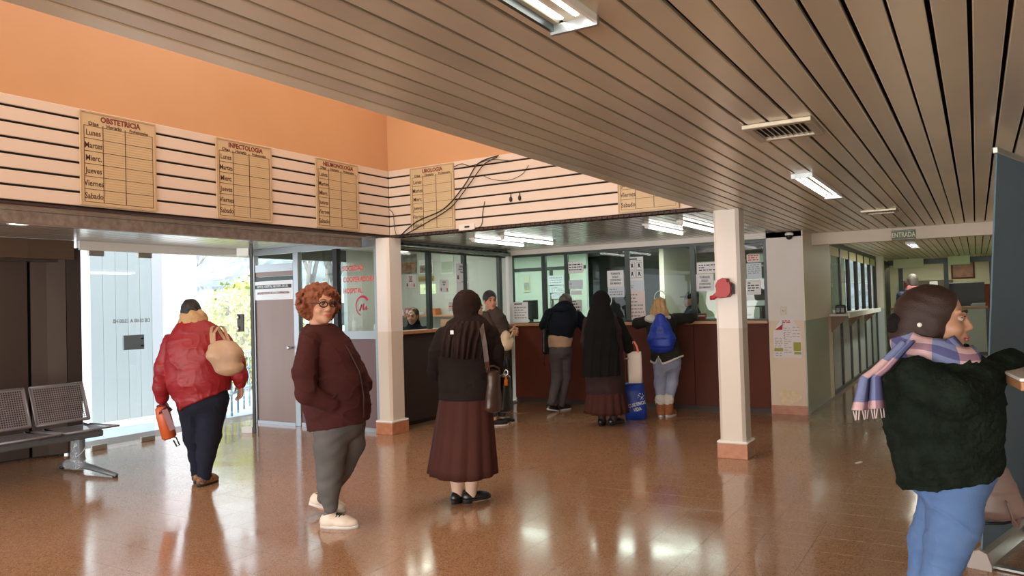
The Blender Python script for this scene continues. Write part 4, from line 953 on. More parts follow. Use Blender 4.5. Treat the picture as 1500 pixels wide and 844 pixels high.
# ---- woman in the maroon brown jacket
f = Fig((491, 768), -108, 'curly red haired woman in glasses and a maroon brown jacket with grey leggings', .0065)
sk = skinmat('tan_skin', (0.56, 0.30, 0.19)); P = f.P
tor = [(P(498, 614), .215, .205), (P(493, 590), .225, .215), (P(490, 562), .22, .215), (P(481, 532), .21, .20), (P(473, 507), .195, .165), (P(470, 495), .14, .11), (P(469, 490), .085, .080)]
armR = ([P(454, 503, -.17), P(446, 545, -.26), P(449, 577, -.28), P(487, 592, -.21)], [.080, .080, .074, .058])
armL = ([P(494, 500, .17), P(520, 540, .24), P(531, 562, .20), P(524, 580, .06)], [.075, .072, .066, .058])
legR = ([P(486, 610, -.09), P(484, 655, -.09), P(483, 690, -.09), P(482, 712, -.09), P(484, 742, -.08)], [.125, .112, .090, .078, .052])
legL = ([P(510, 610, .09), P(514, 650, .08), P(502, 685, .12), P(485, 712, .20), P(474, 730, .26)], [.115, .098, .078, .068, .050])
B = Sdf(f.h); body_core(f, B, tor, [armR, armL], [legR, legL], .035)
for w, dd, r in ((P(488, 592, -.17), -.17, True), (P(522, 580, .03), .1, False)): f.hands(B, w, f.dirl(.5 if r else -.5, .1 if r else 0, -.5), f.dirl(0, .9 if r else -.9, 0), r, (.5, .6), sc=.8)
for an, yw in ((P(484, 757, -.08), 8), (P(472, 741, .27), 20)): B.cap(an + np.array([0, -.01, -.012]), an + np.array([0, .10, -.034]), .024, .016)
f.head(B, P(470, 446), -140, -2, 0, 1.10, sk, (.20, .07, .03), (.10, .06, .03), (.50, .14, .11))
f.add('body', B, sk)
J = Sdf(f.h); J.chain(tor, .05); f.limb(J, *armR); f.limb(J, *armL); J.ecap(P(497, 628), P(494, 600), (.225, .21), (.225, .215), .03)
J.cut(P(498, 622), f.dirl(.14, 0, -1)); J.cap(P(470, 492), P(469, 460), .066, .085, .01, 's')
f.add('jacket', J, m_brownj, creases(.011, 15, 1.0, (.3, .5, 1)))
col = MB()
for q in (-1, 1):
    c0 = f.H(0, 0, 0)
    pts = [f.H(-.0, -.105, -.150), f.H(q * .085, -.075, -.150), f.H(q * .110, .03, -.158), f.H(q * .080, .100, -.185), f.H(q * .03, .128, -.215)]
    for a, b in zip(pts, pts[1:]):
        o_ = np.array([0, 0, -.055]); out_ = (a + b) / 2 - f.H(0, 0, -.15); out_[2] = 0; out_ = out_ / (np.linalg.norm(out_) + 1e-6) * .030
        col.add([a, b, b + o_ + out_, a + o_ + out_, a + out_ * .15 + np.array([0, 0, .006]), b + out_ * .15 + np.array([0, 0, .006]), b + o_ + out_ * 1.15, a + o_ + out_ * 1.15], [(3, 2, 1, 0), (4, 5, 6, 7), (0, 1, 5, 4), (2, 3, 7, 6), (1, 2, 6, 5), (3, 0, 4, 7)])
f.add('collar', col, m_brownj)
zp = MB(); zp.tube([P(489, 487, -.06), P(510, 512, -.10), P(527, 545, -.10), P(533, 580, -.10), P(533, 612, -.12)], .006, 6); f.add('placket', zp, mat('dark_seam', (.03, .010, .010), .7))
pk = MB(); pk.tube([P(493, 578, -.23), P(482, 588, -.25), P(474, 602, -.235)], .006, 6); f.add('pocket_welt', pk, MATS['dark_seam'])
sn = MB(); sn.ell(P(474, 598, -.262), (.008, .008, .008)); f.add('snap_button', sn, m_chrome)
Tt = Sdf(f.h); f.limb(Tt, *legR); f.limb(Tt, *legL); Tt.chain([(p[0], p[1] - .03, p[2] - .03) for p in tor[:2]], .04); f.add('leggings', Tt, m_greyl, wrinkle(.0025, 40, 2))
f.shoe(P(484, 768, -.08) * np.array([1, 1, 0]), -98, m_shoew, m_solew, .27, .05, 0, m_lace)
f.shoe(P(470, 741, .27) * np.array([1, 1, 0]) + np.array([0, -.02, .055]), -78, m_shoew, m_solew, .27, .05, -16, m_lace)
hr = Sdf(.0065); H = f.H
rd = random.Random(5)
for k in range(420):
    u = rd.uniform(-1, 1); th = rd.uniform(0, 2 * math.pi); w = math.sqrt(1 - u * u); x, y, z = w * math.cos(th), w * math.sin(th), u
    if y > .30 and z < .42: continue
    if z < -.85 or (z < -.5 and y > 0): continue
    q_2 = rd.uniform(.90, 1.12); hr.ell(H(x * .124 * q_2, -.030 + y * .108 * q_2, .010 + z * .110 * q_2), [rd.uniform(.011, .022)] * 3, None, .006)
hr.ell(H(0, -.02, .030), (.112, .108, .104), f.hM, .02); hr.ell(H(0, -.05, -.04), (.118, .085, .085), f.hM, .03)
hr.ell(H(0, .118, -.03), (.078, .074, .100), f.hM, .015, 's'); hr.cap(H(0, -.03, -.10), H(0, -.03, -.2), .06, .07, .01, 's')
f.add('hair', hr, mat('auburn_curls', (0.165, 0.040, 0.014), .65, var=(22, (0.25, 0.08, 0.03), .9), bump=(55, 1.0)), lambda x, y, z: .006 * np.sin(x * 160 + 3 * np.sin(z * 90)) * np.sin(y * 150 + 2) * np.sin(z * 170))
gl = MB()
for q in (-1, 1):
    gl.tube([H(q * .034 + .026 * math.cos(t), .108 - .10 * abs(q * .034 + .026 * math.cos(t)) ** 1.25, .003 + .018 * math.sin(t)) for t in np.linspace(0, 2 * math.pi, 21)], .0042, 6, False)
    gl.tube([H(q * .058, .100, .008), H(q * .080, .05, .008), H(q * .082, -.01, .004)], .004, 6)
gl.tube([H(-.010, .107, .008), H(0, .112, .011), H(.010, .107, .008)], .0028, 6)
f.add('spectacles', gl, mat('dark_spectacles', (.03, .012, .012), .3))

# ---- woman in the red jacket walking out
f = Fig((300, 711), 8, 'dark haired woman seen from behind in a red padded jacket walking to the glass door', .0085); P = f.P
sk2 = skinmat('brown_skin', (0.42, 0.22, 0.14)); m_redj = mat('red_nylon', (0.29, 0.009, 0.015), .50, bump=(18, .45, (1, 1, 2)), var=(5, (.22, .007, .012), .7)); m_navy = cloth('navy_denim', (0.016, 0.019, 0.034))
tor = [(P(297, 584), .225, .19), (P(292, 555), .265, .20), (P(290, 528), .265, .20), (P(289, 505), .25, .185), (P(287, 490), .20, .14), (P(284, 480), .10, .10)]
armL = ([P(252, 502), P(240, 540, -.02), P(237, 568, .02), P(238, 583, .04)], [.085, .082, .078, .060]); armR = ([P(325, 500), P(346, 532, .02), P(351, 550, .05), P(352, 562, .08)], [.085, .080, .072, .055])
legL = ([P(282, 590, .02), P(284, 640, .06), P(289, 665, .10), P(290, 695, .14)], [.135, .085, .070, .058]); legR = ([P(312, 586, 0), P(306, 640, .02), P(302, 665, .0), P(299, 697, -.01)], [.135, .098, .078, .060])
B = Sdf(f.h); body_core(f, B, tor, [armL, armR], [legL, legR])
f.hands(B, P(238, 586, .04), f.dirl(.05, .1, -1), f.dirl(1, 0, 0), False, (.9, 1.1)); f.hands(B, P(352, 561, .08), f.dirl(0, .1, -1), f.dirl(-.6, -.7, 0), True, (.35, .5))
for an in (P(299, 706, -.01), P(290, 703, .14)): B.cap(an, an + np.array([0, .13, -.02]), .03, .025)
f.head(B, P(280, 461, .05), 12, -14, 0, 1.0, sk2, (.03, .02, .015)); f.add('body', B, sk2)
J = Sdf(f.h); J.chain(tor, .05); f.limb(J, *armL); f.limb(J, *armR); J.cut(P(296, 588), f.dirl(.42, 0, -1)); J.cap(P(284, 482), P(282, 465), .085, .09, .01, 's')
f.add('jacket', J, m_redj, creases(.013, 13, 2.2, (.9, .3, .8)))
for nm, a_ in (('left', P(238, 581, .04)), ('right', P(352, 561, .08))): f.add('cuff', Sdf(.008).cap(a_ + np.array([0, 0, .012]), a_ - np.array([0, 0, .006]), .052, .048), m_redj)
fc = Sdf(.008); fc.ecap(P(284, 481), P(283, 470, .02), (.115, .115), (.120, .115), .02); fc.ell(P(282, 462, .04), (.080, .085, .06), None, .01, 's'); f.add('collar', fc, mat('tan_fleece', (.47, .31, .16), .95, bump=(70, .8)), wrinkle(.006, 60, 1))
Tt = Sdf(f.h); f.limb(Tt, *legL, .04); f.limb(Tt, *legR, .04); Tt.chain([(p[0], p[1] - .024, p[2] - .02) for p in tor[:2]], .04); f.add('trousers', Tt, m_navy, creases(.006, 22, 1))
m_pat = mat('patterned_canvas', (.35, .16, .06), .6, var=(38, (.05, .03, .03), 1.0)); f.shoe(P(298, 709, -.01) * np.array([1, 1, 0]), -18, m_pat, m_soleb, .25, .048); f.shoe(P(290, 703, .14) * np.array([1, 1, 0]), 10, m_pat, m_soleb, .25, .048)
hr = Sdf(.008); H = f.H; hr.ell(H(0, -.022, .035), (.086, .098, .098), f.hM); hr.ell(H(0, -.075, .055), (.055, .045, .05), f.hM, .02); hr.ell(H(0, -.07, -.04), (.062, .045, .06), f.hM, .03); hr.ell(H(0, .11, -.03), (.075, .07, .09), f.hM, .01, 's')
m_hairk = mat('black_hair', (.012, .009, .008), .45, bump=(90, .6, (3, 3, .6))); f.add('hair', hr, m_hairk, wrinkle(.004, 70, 1))
# her beige shoulder bag and the orange case in her left hand
bg = thing('shoulder_bag', 'beige slouchy shoulder bag on the back of the woman in the red jacket', 'bag', f.W(P(331, 523, -.30)), f.yaw); Q = lambda x, y, dd=-.30: f.P(x, y, dd) - f.P(331, 523, -.30)
m_beige = mat('beige_leather', (.44, .29, .185), .5, bump=(14, .5), var=(6, (.38, .24, .15), .7))
g = Sdf(.008); g.ecap(Q(327, 508), Q(329, 520), (.120, .055), (.150, .075), .03); g.ecap(Q(329, 520), Q(335, 538), (.150, .075), (.125, .07), .03); link('body', g.mesh('body', wrinkle(.005, 28, 3)), m_beige, bg)
for dx in (0, 9): MB().ribbon([Q(310 + dx * .4, 503, -.32), Q(309 + dx * .5, 488, -.29), Q(310 + dx, 480, -.20), Q(313 + dx, 478, -.10), Q(318 + dx, 479, -.03), Q(324 + dx * .8, 489, -.16), Q(331 + dx * .5, 500, -.30)], .022, .005, (1, 0, 0)).obj('strap', m_beige, bg)
cs = thing('bottle_case', 'orange cylindrical case with a wrist loop hanging from the left hand', 'case', f.W(P(244, 622, .04)), f.yaw); Q = lambda x, y, dd=.04: f.P(x, y, dd) - f.P(244, 622, .04)
MB().tube([Q(236, 594), Q(237, 597), Q(240, 610), Q(248, 640), Q(249, 643)], [.030, .055, .062, .062, .045], 16).obj('body', mat('orange_plastic', (.55, .10, .025), .4), cs)
MB().tube([Q(235, 592), Q(241, 604)], [.035, .066], 14).obj('lid', mat('maroon_plastic', (.16, .02, .03), .4), cs)
MB().ribbon([Q(241, 600, -.03), Q(253, 630, -.03)], .05, .006, (1, 0, .4)).obj('side_band', MATS['maroon_plastic'], cs)
MB().tube([Q(250, 640), Q(258, 641), Q(263, 652), Q(259, 654), Q(254, 645)], .007, 6).obj('wrist_loop', m_black, cs)

# ---- sister in the brown habit, near
f = Fig((684, 736), -12, 'nun in dark brown head scarf and long brown skirt seen from behind in the hall', .0075); P = f.P
m_habit = cloth('dark_brown_wool', (0.027, 0.014, 0.012)); m_card = cloth('charcoal_brown_knit', (0.018, 0.012, 0.011), bump=(200, .4)); m_skirt = mat('brown_skirt_cloth', (0.066, 0.021, 0.016), .8, bump=(200, .15), var=(3, (.05, .016, .013), .6), spec=.2); sk3 = skinmat('fair_skin', (.58, .36, .26)); m_stock = mat('pale_stocking', (.62, .42, .32), .6)
tor = [(P(683, 582), .205, .175), (P(682, 560), .20, .17), (P(682, 530), .20, .165), (P(684, 500), .215, .155), (P(686, 484), .185, .13), (P(687, 474), .08, .08)]
armL = ([P(650, 492, .02), P(640, 520, .02), P(637, 545, .10), P(652, 556, .25)], [.072, .066, .060, .048]); armR = ([P(718, 490, .02), P(726, 515, .0), P(726, 538, .10), P(712, 550, .25)], [.072, .066, .060, .048])
legL = ([P(664, 590), P(668, 660), P(670, 700), P(670, 724)], [.085, .065, .060, .040]); legR = ([P(700, 590), P(695, 660), P(691, 700), P(690, 726)], [.085, .065, .060, .040])
B = Sdf(f.h); body_core(f, B, tor, [armL, armR], [legL, legR]); B.cap(P(687, 480), P(688, 462), .055, .052)
f.hands(B, P(652, 556, .25), f.dirl(1, .3, 0), f.dirl(0, -1, 0), False, (.5, .6)); f.hands(B, P(712, 550, .25), f.dirl(-1, .3, 0), f.dirl(0, -1, 0), True, (.5, .6))
for an, yw in ((P(670, 730), 0), (P(690, 732), -40)):
    B.cap(an, an + np.array([math.sin(R(-yw)) * .12, math.cos(R(yw)) * .12, -.02]), .028, .022)
f.head(B, P(689, 451, .03), -48, -10, 0, 1.0, sk3); f.add('body', B, sk3)
for l in (legL, legR): f.add('stocking', Sdf(.007).cap(l[0][1], l[0][2], .064, .056, .02).cap(l[0][2], l[0][3], .056, .040, .02), m_stock)
C_ = Sdf(f.h); C_.chain(tor, .05); f.limb(C_, *armL); f.limb(C_, *armR); C_.cut(P(683, 584), (0, 0, -1)); f.add('cardigan', C_, m_card, creases(.007, 14, 3, (.2, 0, 1)))
f.add('hem_band', Sdf(.007).ecap(P(683, 582), P(683, 574), (.212, .182), (.208, .178), .01).cut(P(683, 584), (0, 0, -1)), m_card)
f.add('skirt', skirt([(P(683, 560), .17, .15), (P(682, 590), .205, .175), (P(680, 640), .235, .20), (P(678, 694), .268, .235)], 13, .10, 130, 4, .012), m_skirt)
m_blk2 = m_blk; f.shoe(P(669, 733) * np.array([1, 1, 0]), -25, m_blk, m_soleb, .24, .045, 0, None, 0, .03); f.shoe(P(689, 735) * np.array([1, 1, 0]), -58, m_blk, m_soleb, .24, .045, 0, None, 0, .03)
hd = Sdf(.0075); H = f.H; hd.ell(H(0, -.03, .03), (.096, .112, .105), f.hM); hd.ell(H(0, -.085, .015), (.08, .06, .085), f.hM, .04); hd.cap(H(0, -.03, -.05), H(0, -.045, -.15), .085, .095, .04); hd.ell(H(0, .095, -.03), (.066, .07, .098), f.hM, .01, 's')
f.add('head_scarf', hd, m_habit, creases(.008, 24, 5, (.3, .4, 1))); f.add('white_band', Sdf(.006).ell(H(0, -.012, .012), (.086, .100, .108), f.hM).ell(H(0, .100, -.03), (.064, .07, .096), f.hM, .006, 's').ell(H(0, -.09, 0), (.2, .10, .2), f.hM, .006, 's'), mat('white_linen', (.72, .70, .68), .8))
# shawl hanging down the back in folds
def drape(rows, thick, fold, nf, n=40, ph=0.0):
    """rows: list of (left, right, out) points; a double-sided folded cloth"""
    vs = []; m = len(rows)
    for i, (l, r, o_) in enumerate(rows):
        l, r, o_ = V3(l), V3(r), V3(o_)
        for k in range(n):
            u = k / (n - 1); q = l * (1 - u) + r * u + o_ * (math.sin(math.pi * u) ** .6 + fold * (i / (m - 1)) ** .5 * math.sin(nf * 2 * math.pi * u + ph + .25 * i)); vs.append(q)
    tot = m * n; on = np.mean([V3(r[2]) for r in rows], 0); on = on / np.linalg.norm(on)
    b = MB(); vs2 = [v - on * thick for v in vs]
    fs = [(i * n + k, i * n + k + 1, (i + 1) * n + k + 1, (i + 1) * n + k) for i in range(m - 1) for k in range(n - 1)]
    b.add(vs + vs2, fs + [tuple(q + tot for q in f_[::-1]) for f_ in fs] + [((m - 1) * n + k, (m - 1) * n + k + 1, tot + (m - 1) * n + k + 1, tot + (m - 1) * n + k) for k in range(n - 1)] + [(i * n, (i + 1) * n, tot + (i + 1) * n, tot + i * n) for i in range(m - 1)] + [(i * n + n - 1, tot + i * n + n - 1, tot + (i + 1) * n + n - 1, (i + 1) * n + n - 1) for i in range(m - 1)], True); return b
bk = lambda d: f.dirl(0, -d, 0)
f.add('shawl', drape([(P(664, 470, -.03), P(712, 470, -.03), bk(.11)), (P(652, 482, -.06), P(718, 482, -.06), bk(.13)), (P(648, 500, -.09), P(712, 500, -.09), bk(.115)), (P(646, 522, -.10), P(708, 526, -.10), bk(.105))], .02, .20, 6.5, 60), m_habit)
f.add('shawl_fold', drape([(P(668, 474, -.12), P(690, 474, -.12), bk(.05)), (P(662, 500, -.18), P(688, 500, -.18), bk(.05)), (P(660, 524, -.18), P(686, 527, -.18), bk(.05))], .014, .3, 3, 40), m_habit)
tg = f.add('label_tag', MB().box((-.012, -.004, -.014), (.012, .004, .014)), m_paper); tg.location = P(662, 487, -.245); tg.rotation_euler = (0, 0, R(12))
# her leather bags
def tote(name, label, c, sz, yaw, m, straps, F_, dz=0.0):
    t = thing(name, label, 'bag', c, yaw); g = Sdf(.008); w, d, hh = sz
    g.ecap((0, 0, -hh * .36), (0, 0, hh * .30), (w, d), (w * .92, d * .62), .02); g.cut((0, 0, hh * .5), (0, 0, 1)); g.cut((0, 0, -hh * .5), (0, 0, -1), .02)
    link('body', g.mesh('body', wrinkle(.003, 34, w * 50)), m, t); return t
m_lea = mat('dark_brown_leather', (.060, .026, .018), .35, bump=(25, .3), var=(6, (.035, .016, .012), .7))
t = tote('shoulder_bag', 'dark brown leather shoulder bag at the right hip of the near nun', f.W(P(722, 571, -.06)), (.062, .11, .34), f.yaw + R(-10), m_lea, None, f)
Q = lambda x, y, dd: (Matrix.Rotation(-(t.rotation_euler[2]), 3, 'Z') @ (Vector(atd(x, y, f.D + dd)) - t.location))
MB().ribbon([Q(715, 548, -.10), Q(713, 530, -.15), Q(710, 505, -.16), Q(706, 482, -.17), Q(705, 473, -.08), Q(708, 472, .0), Q(714, 480, .10)], .035, .006, Q(760, 500, 0) - Q(715, 500, 0)).obj('strap', m_lea, t)
MB().tube([Q(713, 546, -.12), Q(715, 537, -.12), Q(724, 536, -.10), Q(731, 540, -.08), Q(732, 548, -.06)], .008, 8).obj('handle', m_lea, t)
t = tote('handbag', 'black handbag with orange tag behind the brown leather bag', f.W(P(740, 575, .22)), (.055, .10, .32), f.yaw + R(-10), m_blk, None, f)
Q = lambda x, y, dd: (Matrix.Rotation(-(t.rotation_euler[2]), 3, 'Z') @ (Vector(atd(x, y, f.D + dd)) - t.location))
MB().tube([Q(734, 548, .2), Q(735, 525, .2), Q(742, 524, .22), Q(746, 548, .24)], .007, 8).obj('handle', m_blk, t)
MB().tube([Q(741 + 3 * math.cos(a), 546 + 4 * math.sin(a), .10) for a in np.linspace(0, 6.28, 13)], .004, 6, False).obj('key_ring', m_chrome, t)
MB().tube([Q(741, 550, .10), Q(741, 555, .10), Q(741, 557, .10), Q(741, 565, .10)], [.004, .008, .016, .018], 8, True, .5).obj('tag', mat('orange_tag', (.85, .25, .02), .4), t)
# ---- young woman turning round behind the near nun
f = Fig((730, 623), -75, 'young woman with dark hair in a grey brown hooded jacket at the booth counter', .009); P = f.P
m_gb = cloth('grey_brown_cloth', (.080, .058, .048)); m_dj = cloth('dark_jeans', (.035, .042, .060)); sk = skinmat('tan_skin', (0.56, 0.30, 0.19))
tor = [(P(730, 530), .165, .14), (P(729, 510), .16, .135), (P(727, 485), .175, .14), (P(724, 466), .17, .12), (P(721, 456), .08, .08)]
armR = ([P(712, 464, -.14), P(722, 484, -.18), P(744, 488, -.16)], [.056, .052, .042]); armL = ([P(735, 466, .14), P(742, 482, .10), P(750, 482, -.05)], [.056, .052, .040])
legR = ([P(726, 528, -.06), P(726, 570, -.06), P(723, 607, -.06)], [.092, .066, .050]); legL = ([P(737, 528, .06), P(738, 570, .05), P(735, 607, .06)], [.092, .066, .050])
B = Sdf(f.h); body_core(f, B, tor, [armL, armR], [legL, legR])
f.hands(B, P(745, 488, -.16), f.dirl(1, .2, 0), f.dirl(0, 1, 0), True, (.6, .6)); f.hands(B, P(750, 482, -.05), f.dirl(.6, -.6, -.2), f.dirl(-.5, -.5, 0), False, (.6, .6))
for q in (legL, legR): B.cap(q[0][2], q[0][2] - np.array([0, 0, .09]), .038, .036); B.cap(q[0][2] - np.array([0, 0, .09]), q[0][2] + np.array([0, .1, -.1]), .034, .028)
f.head(B, P(718, 441), -158, 0, 0, 1.0, sk, (.02, .012, .01), lip=(.44, .12, .11)); f.add('body', B, sk)
J = Sdf(f.h); J.chain(tor, .05); f.limb(J, *armL); f.limb(J, *armR); J.cut(P(730, 527), (0, 0, -1)); J.cap(P(720, 458), P(718, 448), .062, .068, .01, 's'); f.add('jacket', J, m_gb, creases(.006, 16, 4))
hd = Sdf(.009); hd.ecap(f.H(0, -.06, -.165), f.H(0, -.10, -.16), (.10, .06), (.10, .055), .03); hd.ecap(f.H(-.085, .0, -.155), f.H(-.04, .08, -.19), (.032, .032), (.028, .028), .03); hd.ecap(f.H(.085, .0, -.155), f.H(.04, .08, -.19), (.032, .032), (.028, .028), .03); f.add('hood', hd, m_gb, wrinkle(.004, 40, 2))
Tt = Sdf(f.h); f.limb(Tt, *legL, .04); f.limb(Tt, *legR, .04); Tt.chain([(p[0], p[1] - .015, p[2] - .015) for p in tor[:2]], .04); f.add('jeans', Tt, m_dj, creases(.005, 22, 1))
hr = Sdf(.008); H = f.H; hr.ell(H(0, -.022, .040), (.086, .106, .098), f.hM); hr.ell(H(0, -.115, .0), (.035, .035, .045), f.hM, .03); hr.ell(H(0, .122, -.030), (.070, .078, .100), f.hM, .008, 's'); f.add('hair', hr, m_hairk)
for q, a_ in ((legR, -75), (legL, -60)): f.shoe(q[0][2] * np.array([1, 1, 0]), a_, m_blk, m_solew, .25, .046, 0, None, .05)
bg = thing('handbag', 'cream handbag under the arm of the young woman at the booth counter', 'bag', f.W(P(741, 500, -.26)), f.yaw); g = Sdf(.008); g.ecap(f.P(735, 500, -.26) - f.P(741, 500, -.26), f.P(747, 500, -.22) - f.P(741, 500, -.26), (.07, .05), (.075, .05), .03)
g.ell((0, 0, -.04), (.09, .09, .075)); g.ell((0, 0, .05), (.06, .06, .08)); link('body', g.mesh('body', wrinkle(.003, 30, 4)), mat('cream_leather_bag', (.62, .50, .34), .4), bg)
MB().tube([(-.07, .02, .06), (-.05, .08, .13), (.03, .10, .13), (.07, .04, .05)], .008, 8).obj('handle', MATS['cream_leather_bag'], bg)

# ---- person in the black hooded jacket leaning on the counter
f = Fig((813, 603), -30, 'grey haired person in a black hooded jacket and grey trousers leaning on the counter', .009); P = f.P
m_bl = cloth('blue_black_cloth', (.010, .013, .020)); m_mauve = cloth('mauve_grey_trousers', (.105, .088, .090)); m_tee = cloth('tan_shirt', (.58, .38, .25)); sk2 = MATS['brown_skin']
tor = [(P(820, 512), .165, .145), (P(819, 500), .165, .145), (P(821, 488, .04), .185, .16), (P(825, 468, .10), .21, .165), (P(827, 455, .14), .16, .13), (P(827, 450, .16), .09, .09)]
armL = ([P(806, 460, .12), P(798, 476, .18), P(803, 471, .42)], [.085, .078, .055]); armR = ([P(846, 464, .16), P(858, 480, .20), P(850, 470, .45)], [.085, .078, .055])
legL = ([P(814, 515, 0), P(817, 552, .10), P(808, 590, -.10)], [.108, .078, .055]); legR = ([P(827, 515, .04), P(828, 552, .14), P(822, 592, .10)], [.108, .078, .055])
B = Sdf(f.h); body_core(f, B, tor, [armL, armR], [legL, legR]); f.hands(B, P(803, 471, .42), f.dirl(.7, .6, 0), (0, 0, -1), False); f.hands(B, P(850, 470, .45), f.dirl(-.7, .6, 0), (0, 0, -1), True)
for q in (legL, legR): B.cap(q[0][2], q[0][2] + np.array([0, .10, -.06]), .032, .028)
f.head(B, P(829, 444, .22), -45, -22, 0, 1.0, sk2, (.10, .09, .08)); f.add('body', B, sk2)
J = Sdf(f.h); J.chain(tor[2:], .06); f.limb(J, *armL); f.limb(J, *armR); J.ecap(P(820, 492, .02), P(821, 484, .05), (.19, .17), (.19, .165), .03); J.cut(P(820, 493), f.dirl(-.15, 0, -1)); f.add('jacket', J, m_bl, creases(.010, 13, 6, (.6, 0, .8)))
hd = Sdf(.009); hd.ell(P(822, 452, .03), (.13, .085, .075)); hd.ell(P(824, 446, .03), (.08, .05, .05), None, .02, 's'); f.add('hood', hd, m_bl, wrinkle(.006, 30, 1))
sh_ = Sdf(f.h); sh_.chain([(p[0], p[1] + .004, p[2] + .004) for p in tor[:3]], .05); sh_.cut(P(820, 508), f.dirl(0, 0, -1)); f.add('shirt', sh_, m_tee, wrinkle(.004, 30, 1))
Tt = Sdf(f.h); f.limb(Tt, *legL, .05); f.limb(Tt, *legR, .05); Tt.chain([(p[0], p[1] - .004, p[2] - .004) for p in tor[:2]], .04); Tt.cut(P(820, 503), (0, 0, 1)); f.add('trousers', Tt, m_mauve, creases(.006, 20, 2))
f.shoe(P(806, 600, -.10) * np.array([1, 1, 0]) + np.array([0, 0, .03]), -40, m_blk, m_solew, .27, .05, -14, None, .05); f.shoe(P(820, 602, .10) * np.array([1, 1, 0]), -55, m_blk, m_solew, .27, .05, 0, None, .05)
hr = Sdf(.008); H = f.H; hr.ell(H(0, -.02, .036), (.084, .100, .095), f.hM); hr.ell(H(0, -.06, -.03), (.066, .055, .06), f.hM, .03); hr.ell(H(0, .105, -.035), (.07, .072, .092), f.hM, .01, 's'); f.add('hair', hr, mat('grey_brown_hair', (.085, .060, .045), .5, bump=(80, .8, (3, 3, .6)), var=(30, (.16, .13, .11), .8)), wrinkle(.005, 60, 1))
bg = thing('backpack', 'small black pack hanging at the left side of the person leaning on the counter', 'bag', f.W(P(800, 500, -.02)), f.yaw); g = Sdf(.009); g.ecap((0, 0, -.14), (0, 0, .14), (.045, .10), (.04, .08), .03); g.mesh; link('body', g.mesh('body'), m_blk, bg)
MB().ribbon([(0, .02, .15), (.02, .04, .30), (.06, .06, .38)], .03, .006, (0, 1, 0)).obj('strap', m_blk, bg); MB().ribbon([(0, -.04, -.15), (-.02, -.06, -.28), (.0, -.05, -.33)], .02, .005, (0, 1, 0)).obj('loose_strap', m_blk, bg)

# ---- sister in the black veil at the counter
f = Fig((890, 623), -12, 'nun in a long black veil and brown skirt standing at the ticket counter', .009); P = f.P
m_veil = cloth('black_veil', (.010, .009, .009)); m_pl = cloth('plum_brown_knit', (.050, .028, .028), bump=(180, .4))
tor = [(P(888, 602), .20, .17), (P(887, 570), .24, .20), (P(886, 540), .235, .19), (P(885, 510), .225, .17), (P(884, 485), .21, .15), (P(882, 466), .17, .12), (P(881, 457), .08, .08)]
armL = ([P(862, 472, .03), P(858, 500, .08), P(862, 498, .30)], [.070, .064, .045]); armR = ([P(904, 472, .03), P(917, 498, .02), P(921, 512, .02)], [.072, .068, .052])
legL = ([P(880, 560), P(881, 590), P(882, 616)], [.08, .058, .038]); legR = ([P(896, 560), P(898, 590), P(899, 616)], [.08, .058, .038])
B = Sdf(f.h); body_core(f, B, [tor[2], tor[3], tor[4], tor[6]], [armL, armR], []); f.limb(B, *legL); f.limb(B, *legR); f.hands(B, P(862, 498, .30), f.dirl(.3, 1, 0), (0, 0, -1), False); f.hands(B, P(921, 512, .02), f.dirl(.1, 0, -1), f.dirl(-1, 0, 0), True, (.9, 1.0))
for q in (legL, legR): B.cap(q[0][2], q[0][2] + np.array([0.03, .11, -.04]), .028, .022)
f.head(B, P(882, 442), -25, -6, 0, 1.0, sk3); f.add('body', B, sk3)
for l in (legL, legR): f.add('stocking', Sdf(.008).cap(l[0][1], l[0][2], .064, .044, .02), mat('dark_stocking', (.035, .014, .012), .6))
C_ = Sdf(f.h); C_.chain(tor[1:], .05); f.limb(C_, *armL); f.limb(C_, *armR); C_.cut(P(888, 577), (0, 0, -1)); f.add('cardigan', C_, m_pl, creases(.007, 13, 3, (.1, 0, 1)))
f.add('sleeve', Sdf(.009).cap(armR[0][0], armR[0][1], .077, .073).cap(armR[0][1], armR[0][2], .073, .058), m_veil)
f.add('skirt', skirt([(P(888, 560), .20, .17), (P(888, 580), .235, .20), (P(888, 605), .268, .23)], 15, .13, 130, 9, .006), m_skirt)
f.shoe(P(881, 623) * np.array([1, 1, 0]), -20, m_blk, m_soleb, .24, .045, 0, None, 0, .03); f.shoe(P(898, 623) * np.array([1, 1, 0]), -60, m_blk, m_soleb, .24, .045, 0, None, 0, .03)
v = Sdf(.0085); H = f.H; v.ell(H(0, -.03, .032), (.098, .115, .104), f.hM); v.chain([(H(0, -.06, 0), .10, .10), (P(880, 462, -.08), .15, .11), (P(879, 485, -.16), .19, .10), (P(880, 512, -.19), .215, .09), (P(882, 552, -.20), .235, .085)], .05); v.ell(H(0, .105, -.03), (.068, .075, .10), f.hM, .01, 's'); v.cut(P(882, 549), f.dirl(.05, 0, -1))
def vfold(x, y, z):
    w = np.clip((1.45 - z) * 1.6, 0, 1); return -.014 * w * (1 - np.abs(np.sin(x * 31 + 1.2 * np.sin(z * 3) + .5))) ** 2 + .007 * w
f.add('veil', v, m_veil, vfold); f.add('white_band', Sdf(.006).ell(H(0, -.020, .026), (.097, .108, .104), f.hM).ell(H(0, .105, -.03), (.066, .072, .098), f.hM, .006, 's').ell(H(0, -.10, 0), (.2, .11, .2), f.hM, .006, 's'), MATS['white_linen'])
